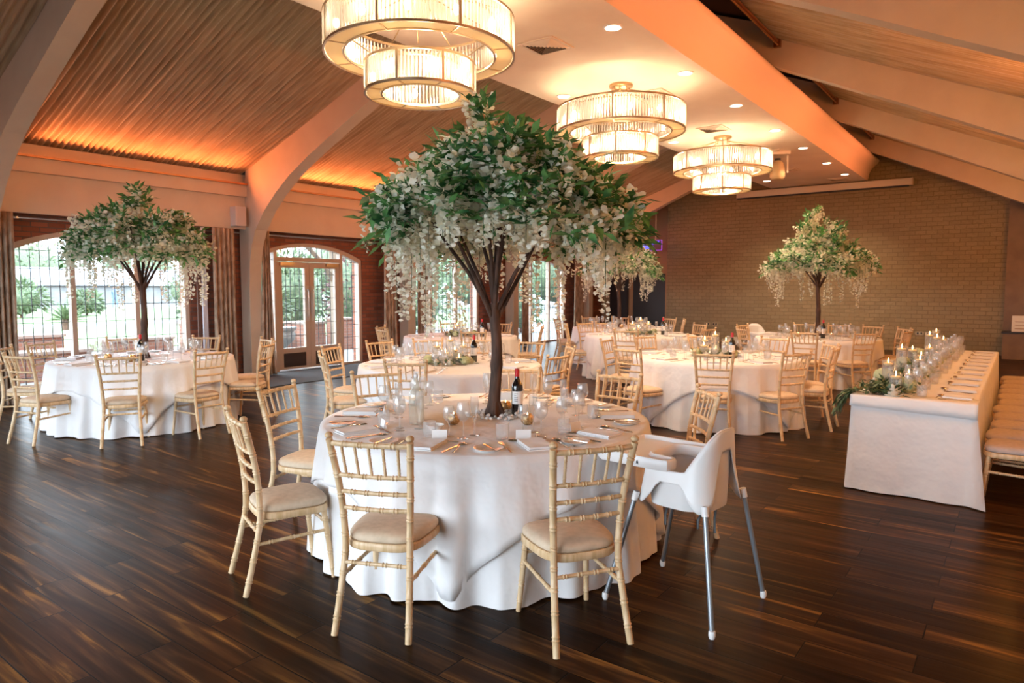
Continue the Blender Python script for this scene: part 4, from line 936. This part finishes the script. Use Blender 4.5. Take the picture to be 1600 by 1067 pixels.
for i in range(11):
    y = HY0+.27+i*.465; rnk = 'place %s from the near end of the long table' % ['one', 'two', 'three', 'four', 'five', 'six', 'seven', 'eight', 'nine', 'ten', 'eleven'][i]
    x = HX1-.13
    NAP.put((x, y, Z0), rnd.uniform(-.1, .1), 'folded napkin at '+rnk, 'napkins on the long table')
    KNIFE.put((x-.02, y+.13, Z0), PI/2+rnd.uniform(-.08, .08), 'table knife at '+rnk, 'knives on the long table')
    FORK.put((x-.02, y-.13, Z0), PI/2+rnd.uniform(-.08, .08), 'table fork at '+rnk, 'forks on the long table')
    SPOON.put((x-.13, y+.02, Z0), rnd.uniform(-.2, .2), 'dessert spoon at '+rnk, 'spoons on the long table')
    WINE.put((x-.27+rnd.uniform(-.02, .02), y+.10, Z0), 0, 'large wine glass at '+rnk, 'large wine glasses on the long table')
    WINE2.put((x-.33+rnd.uniform(-.02, .02), y+.0, Z0), 0, 'small wine glass at '+rnk, 'small wine glasses on the long table')
    TUMB.put((x-.25+rnd.uniform(-.02, .02), y-.09, Z0), 0, 'water tumbler at '+rnk, 'tumblers on the long table')
    FLUTE.put((x-.36, y+.15, Z0), 0, 'champagne flute at '+rnk, 'flutes on the long table')
    cx_ = .215+rnd.uniform(-.03, .03); yy = HY0+.22+i*.465
    CHAIRG.put((HX1+.24+rnd.uniform(-.01, .03), yy, 0), PI/2+rnd.uniform(-.05, .05), 'mauve-cushioned wooden chair at '+rnk, 'chairs along the long table')
# garland, vases and candles along its left edge
gs = Soup(LEAF, LEAFF); r = random.Random(77); gx = HX0+.19
for k in range(3600):
    y = HY0+.06+r.random()**1.25*5.0; dx = r.gauss(0, .055); wd_ = 1.5 if y < HY0+.7 else 1
    x = max(gx+dx*wd_, HX0-.03); gs.add((x, y, r.uniform(.002, .05)+.0), (r.uniform(-1, 1), r.uniform(-1, 1), r.uniform(0, .6)), (r.uniform(-.5, .5), r.uniform(-.5, .5), 1), r.uniform(.035, .085))
for k in range(240):   # fronds tumbling over the near left corner
    t = r.random(); x = HX0+.02-.10*t-r.uniform(0, .05); y = HY0+.12-.06*t+r.gauss(0, .06); z = .03-.16*t*t*r.uniform(.6, 1.3)
    gs.add((x, y, z), (-.6+r.uniform(-.6, .4), r.uniform(-.9, .6), -.5-t+r.uniform(-.3, .6)), (0, r.uniform(-.4, .4), 1), r.uniform(.04, .09))
go = gs.build('garland', 'garland'); go.location = (0, 0, Z0); tag(go, 'green foliage garland running along the left side of the long table', 'garland')
hh = [.16, .22, .10, .29, .16, .22, .22, .10, .29, .29, .22, .29]
for i, h in enumerate(hh):
    y = HY0+.30+i*.40+(.06 if i % 2 else 0); x = gx+(-.05 if i % 2 else .07); rk = ['one', 'two', 'three', 'four', 'five', 'six', 'seven', 'eight', 'nine', 'ten', 'eleven', 'twelve'][i]
    VASES[h].put((x, y, Z0), 0, 'glass cylinder vase in the long garland, number %s from its near end' % rk, 'cylinder vases on the long table')
    FC.put((x, y, Z0+h-.036), 0, 'lit floating candle in long garland vase number %s from the near end' % rk, 'floating candles on the long table')
for i in range(22):
    y = HY0+.16+i*.215+r.uniform(-.03, .03); x = gx+(.15 if i % 2 else -.13)+r.uniform(-.02, .02)
    rk = 'number %d counted from its near end' % (i+1)
    if i == 0: ROSE.put((HX0+.27, HY0+.10, Z0+.012), 0, 'large cream rose at the near corner of the long table garland', 'flowers in the long table garland', (1.9,)*3)
    elif i % 3 == 1: HYD.put((x, y, Z0+.05), i, 'pale hydrangea head in the long table garland, '+rk, 'flowers in the long table garland', (1.35,)*3)
    else: ROSE.put((x, y, Z0+.02), i, 'cream rose in the long table garland, '+rk, 'flowers in the long table garland', (1.35,)*3)

# ------------------------------------------------------------------ high chair
def high_chair(loc, rz, label, main=True):
    t = thing('high_chair', label, 'high chair', (*loc, 0), rz, 'white plastic high chairs')   # local +y faces the table
    n = 72; rows = []
    def rr_(a, hx, hy, e=.5):   # superellipse point
        c, s = math.cos(a), math.sin(a); return (hx*math.copysign(abs(c)**e, c), hy*math.copysign(abs(s)**e, s))
    def back(a):                # 0..1 how much this direction belongs to the back (-y)
        d = (a-1.5*PI+PI) % (2*PI)-PI; return max(0, math.cos(max(-PI/2, min(PI/2, d*1.12))))**.8
    def rim(a): return .715+.205*back(a)
    def skirt(a):               # lower edge: low at the four corners, arched between
        k = abs(math.sin(2*(a)))**.45; lowz = .535; b = back(a); d = (a-1.5*PI+PI) % (2*PI)-PI
        arch = .655+(.155*b if abs(d) < .75 else 0); return arch-(arch-lowz)*min(1, max(0, (abs(math.sin(2*a))-.30)/.62))**.6
    nr = 9
    def outer(i, j):
        a = 2*PI*i/n; zt, zb = rim(a), skirt(a); b = back(a); z = zb+(zt-zb)*j/(nr-1); q = (z-.53)/(.39); hx = .235-.075*q; hy = (.215-.055*q)
        x, y = rr_(a, hx, hy, .55); return (x, y+(-.02-.03*max(0, z-.71)/.2*b), z)
    sh = MB(); sh.grid(n, nr, outer, cu=True)
    def inn(i, j):
        a = 2*PI*i/n; u = j/9; zt = rim(a); x0_, y0_, _ = outer(i, nr-1)
        z = zt-.004-(zt-.51)*min(1, (u*1.25))**1.0 if u < .8 else .51-.0*(u)
        sc_ = .955 if u < .8 else .955*(1-(u-.8)/.2*.98); ww = 1-.10*min(1, u*1.25)
        z = zt-.002-(zt-.515)*min(1, u/.8); 
        if u > .62: z = .515+ (.03*(1-min(1,(u-.62)/.2)))
        return (x0_*sc_*ww, (y0_+.02)*sc_*ww-.02, z)
    sh.grid(n, 10, inn, cu=True)
    # roll between outer and inner edge
    sh.grid(n, 2, lambda i, j: outer(i, nr-1) if j == 0 else inn(i, 0), cu=True)
    so_ = sh.build('seat_shell', 'white', t, ang=60); fix(so_); md = so_.modifiers.new('thickness', 'SOLIDIFY'); md.thickness = .004
    # tray
    tp = MB(); out_ = [(-.235, -.02), (-.245, .05), (-.245, .36), (-.215, .40), (.215, .40), (.245, .36), (.245, .05), (.235, -.02), (.165, -.03), (.14, -.01), (.13, .10), (.10, .13), (-.10, .13), (-.13, .10), (-.14, -.01), (-.165, -.03)]
    def inset(P_, d):
        r_ = []
        for i in range(len(P_)):
            a, b, c = Vector(P_[i-1]), Vector(P_[i]), Vector(P_[(i+1) % len(P_)]); e1 = (b-a).normalized(); e2 = (c-b).normalized(); n_ = Vector((e1.y+e2.y, -(e1.x+e2.x))); n_.normalize(); r_.append((b.x+n_.x*d, b.y+n_.y*d))
        return r_
    ar = sum(out_[i][0]*out_[(i+1) % 16][1]-out_[(i+1) % 16][0]*out_[i][1] for i in range(16)); sg = 1 if ar < 0 else -1
    ins = inset(out_, sg*.020); ins2 = inset(out_, sg*.030); lay = [(inset(out_, sg*.006), .716), (out_, .728), (out_, .765), (inset(out_, sg*.005), .771), (ins, .771), (ins2, .752)]
    vs = []; 
    for P_, z in lay: vs += [(x, y, z) for x, y in P_]
    fs = [(l*16+i, l*16+(i+1) % 16, (l+1)*16+(i+1) % 16, (l+1)*16+i) for l in range(5) for i in range(16)]; fs += [tuple(range(15, -1, -1)), tuple(range(80, 96))]
    tp.add(vs, fs); to_ = tp.build('tray', 'white', t, ang=45); fix(to_)
    if main:
        wn = MB()
        for s_ in (-1, 1):
            yy = .16+.02*s_; wn.box(-.2475, yy-.005, .735, -.2455, yy+.006, .745).box(-.2475, yy-.0015, .745, -.2455, yy+.0025, .752).box(-.2475, yy-.007, .731, -.2455, yy+.008, .733)
        wn.build('warning_icons', 'black', to_, smooth=False)
    for sx, sy in ((-1, -1), (1, -1), (-1, 1), (1, 1)):
        a = Vector((sx*.205, sy*.185-.02, .58)); b = Vector((sx*.285, sy*.295-.0, .02)); lg = MB().tube([a, b], .0125, 12).build('leg', 'grey', t)
        MB().lathe([(.001, -.02), (.012, -.018), (.0165, -.004), (.0165, .012), (.014, .02)], 14, c=tuple(b)).build('foot_cap', 'white', lg)
        MB().tube([a+Vector((0, 0, .0)), a.lerp(b, .08)], .0165, 12).build('leg_socket', 'white', lg)
    if main:
        for p, L_ in (((.13, -.10), .19), ((-.11, .05), .12), ((-.13, -.14), .09)):
            MB().tube([(p[0], p[1], .53), (p[0]+.01, p[1], .50), (p[0]+.005, p[1]+.01, .53-L_*.6), (p[0]-.01, p[1], .53-L_)], [.007]*4, 6, squash=.35).build('harness_strap', 'black', t)
    return t
high_chair((-1.335, 3.27), math.radians(84), 'white plastic high chair with grey legs pulled up to the foreground table')
high_chair((-4.02, 13.25), math.radians(-135), 'white plastic high chair at the back right tree table', False)

# ------------------------------------------------------------------ small things at the far right end
bx = thing('notice_box', 'small cream lettered box against the dark wall at the far right', 'box', (-.08, 19.2, .62))
MB().box(-.12, 0, 0, .14, .12, .36).build('box_body', M['white_rose'], bx, smooth=False)
MB().box(-.06, -.004, .06, .13, -.001, .075).box(-.06, -.004, .14, .13, -.001, .15).box(-.06, -.004, .22, .13, -.001, .23).build('print_lines', 'tanwall', bx, smooth=False)
ctr = thing('side_cabinet', 'low dark wooden cabinet against the far right wall', 'cabinet', (-.05, 19.35, 0))
MB().box(-.3, -.3, 0, .3, .3, .58).build('cabinet_body', 'darkwall', ctr, smooth=False); MB().box(-.33, -.33, .581, .33, .33, .615).build('cabinet_top', 'darkdoor', ctr, smooth=False)

# ------------------------------------------------------------------ the garden outside
struct(MB().box(-130, -60, -.25, -11.7, 90, -.06).build('ground', 'patio', smooth=False))
struct(MB().box(-11.69, -60, -.25, 60, -4.7, -.06).build('dark_ground_behind', M['lead'], smooth=False))  # unseen ground, added and kept dark to cut light bounced onto the near ceiling
struct(MB().prism([(-19.5, 3), (-19.5, 30), (-30, 36), (-33, 8)], -.059, -.03, 'z').prism([(-36, -10), (-36, 50), (-60, 50), (-60, -10)], -.059, -.03, 'z').build('lawn', 'lawn', smooth=False))
def brick(label, boxes):
    t = thing('brick_planter', label, 'brick wall', (0, 0, 0), 0, 'brick garden walls'); b = MB(); c = MB()
    for (x0, y0, x1, y1, h) in boxes: b.box(x0, y0, -.06, x1, y1, h); c.box(x0-.03, y0-.03, h, x1+.03, y1+.03, h+.05)
    b.build('brickwork', 'brickout', t, smooth=False); c.build('coping', mat('pale_coping', (.28, .21, .18), .8), t, smooth=False); return t
brick('stepped red brick garden steps outside the left part of the left window', [(-14.6, 4.0, -14.0, 5.5, .42), (-15.2, 4.3, -14.7, 5.3, .68)])
brick('low red brick wall outside the middle of the left window', [(-15.3, 6.2, -14.9, 7.5, .5)])
brick('low red brick wall outside the right part of the left window', [(-15.6, 8.0, -15.0, 9.0, .78), (-15.2, 9.2, -14.8, 10.4, .35)])
brick('red brick planter wall outside the glazed double doors', [(-15.3, 10.6, -14.4, 11.2, .7), (-14.2, 8.6, -13.9, 9.4, .4)])
brick('red brick pier outside the doors, right of the stone urn', [(-15.4, 12.0, -14.8, 12.5, .75)])
ur = thing('stone_urn', 'pale stone garden urn outside the glazed double doors', 'urn', (-13.6, 9.35, -.06))
MB().box(-.22, -.22, 0, .22, .22, .12).build('plinth', 'patio', ur, smooth=False)
MB().lathe([(.16, .12), (.17, .15), (.08, .2), (.07, .28), (.15, .36), (.27, .48), (.30, .6), (.27, .68), (.33, .74), (.33, .78), (.26, .78), (.001, .72)], 28).build('bowl', 'patio', ur)
br = MB()
for yy in (7.35, 11.2): br.box(-14.1, yy-.08, -.06, -13.94, yy+.08, 2.9)
br.box(-14.1, 7.43, 2.6, -13.94, 11.12, 2.75).box(-14.1, 2.5, 2.75, -13.94, 20, 2.9)
for yy, s_ in ((7.35, 1), (11.2, -1)): br.tube([(-14.02, yy, 1.75), (-14.02, yy+s_*.35, 2.25), (-14.02, yy+s_*.8, 2.62)], .07, 4)
tag(br.build('timber_porch', mat('weathered_oak', (.2, .15, .11), .8), smooth=False), 'weathered timber porch frame with curved braces outside the double doors', 'porch')
br2 = MB().box(-82, 8, -.05, -76, 50, 1.9).build('barn', 'patio', smooth=False)
tag(br2, 'long low barn with pale roof beyond the car park outside', 'building')
MB().prism([(-83, 1.9), (-75.4, 1.9), (-79, 3.7)], 7, 51).build('roof', mat('pale_slate', (.25, .26, .27), .7), br2, smooth=False)
def bush(label, loc, rx, ry, rz_, n, seed, m='outleaf', ls=.25, grp='garden shrubs outside'):
    s = Soup(LEAF, LEAFF); r = random.Random(seed); t = thing('garden_bush', label, 'bush', loc, 0, grp)
    core = MB().ball((0, 0, rz_*.9), 1, 14, (rx*.78, ry*.78, rz_*.8)).build('inner_foliage', 'outleaf', t)
    for k in range(n):
        z = r.uniform(-.6, 1); a = r.uniform(0, 2*PI); q = math.sqrt(max(0, 1-z*z)); f = r.uniform(.75, 1.05)
        s.add((rx*q*math.cos(a)*f, ry*q*math.sin(a)*f, rz_*.9+z*rz_*f*.98), (q*math.cos(a)+r.uniform(-.6, .6), q*math.sin(a)+r.uniform(-.6, .6), z+r.uniform(-.6, .6)), (r.uniform(-1, 1), r.uniform(-1, 1), 1), ls*r.uniform(.6, 1.3))
    s.build('leaves', m, t); MB().tube([(0, 0, -.05), (0, 0, rz_*.5)], .08, 8).build('stem', 'trunk', t); return t
M['redleaf'] = leafmat('purple_leaf', (.10, .035, .04), (.2, .1, .1), .2)
bush('rounded green shrub outside, seen through the left door leaf', (-17.5, 11.0, 0), 1.0, 1.0, 1.15, 900, 1)
bush('tall green shrub outside behind the right door leaf', (-19.6, 13.9, 0), 1.2, 1.3, 1.5, 1000, 2)
bush('purple leaved shrub outside right of the double doors', (-16.6, 13.9, 0), .75, .75, 1.5, 700, 3, 'redleaf', .18)
bush('pale shrub outside the third window arch', (-19, 19, 0), 1.4, 1.4, 1.2, 800, 4)
bush('green shrub outside the fourth window arch', (-15.0, 20.6, 0), .7, .7, 1.0, 500, 5)
bush('small shrub outside at the right of the left window', (-15.8, 8.6, .5), .5, .5, .6, 300, 6, ls=.12)
for i, (x, y, s_) in enumerate(((-43, 7.5, 1.1), (-44, 10.8, .9), (-44.5, 14.0, 1.2), (-45, 17.5, .8), (-66, 34.5, 1.6), (-66, 41, 1.9))):
    bush('dark garden shrub before the barn, %s from the left' % words[i].replace('nearest', 'first'), (x, y, 0), s_, s_, s_*.9, 500, 20+i, 'redleaf' if i == 1 else 'outleaf', .4)
for i, (x, y, s_) in enumerate(((-100, 18, 4.6), (-98, 32, 4.0), (-100, 46, 4.6), (-78, 62, 4.4), (-50, 50, 3.4), (-33, 40, 2.6), (-33, 51, 3.0))):
    bush('big pale tree on the skyline outside, %s from the left' % words[i].replace('nearest', 'first'), (x, y, 0), s_*1.3, s_*1.3, s_, 700, 40+i, ls=.7, grp='trees on the skyline')
yu = thing('yucca_plant', 'spiky yucca plant outside the left window beyond the parking area', 'plant', (-30, 10.9, 0)); s = Soup(LEAF*[1, .35, 1], LEAFF); r = random.Random(8)
for k in range(60):
    a = r.uniform(0, 2*PI); s.add((0, 0, .35), (math.cos(a), math.sin(a), r.uniform(.0, 1.6)), (0, 0, 1), r.uniform(.7, 1.1))
s.build('leaves', 'outleaf', yu); MB().tube([(0, 0, -.05), (0, 0, .4)], .12, 8).build('stem', 'trunk', yu)
# person walking far outside
pe = empty('person', (-60, 25.5, -.06)); tag(pe, 'small distant person in blue walking outside beyond the left window', 'person')
bmn = bpy.data.meshes.new('body'); vv = [(0, 0, .92), (0, 0, 1.15), (0, 0, 1.42), (0, 0, 1.52), (0, .02, 1.66), (0, .09, .9), (.1, .12, .5), (.02, .14, .05), (0, -.09, .9), (-.08, -.12, .5), (-.1, -.14, .05), (0, .19, 1.4), (.03, .25, 1.12), (.1, .24, .88), (0, -.19, 1.4), (-.03, -.25, 1.12), (.05, -.24, .88)]
bmn.from_pydata(vv, [(0, 1), (1, 2), (2, 3), (3, 4), (0, 5), (5, 6), (6, 7), (0, 8), (8, 9), (9, 10), (2, 11), (11, 12), (12, 13), (2, 14), (14, 15), (15, 16)], [])
po = bpy.data.objects.new('body', bmn); C.objects.link(po); po.parent = pe; bmn.materials.append(mat('blue_clothing', (.10, .15, .3), .8)); sk = po.modifiers.new('skin', 'SKIN'); po.modifiers.new('sub', 'SUBSURF').levels = 1
rad = [.13, .14, .14, .06, .10, .09, .065, .045, .09, .065, .045, .06, .045, .035, .06, .045, .035]
for i, q in enumerate(rad): bmn.skin_vertices[0].data[i].radius = (q, q)
MB().ball((0, 0, 1.7), .105, 10, (1, .9, 1.2)).build('hair', 'darkcurtain', pe)
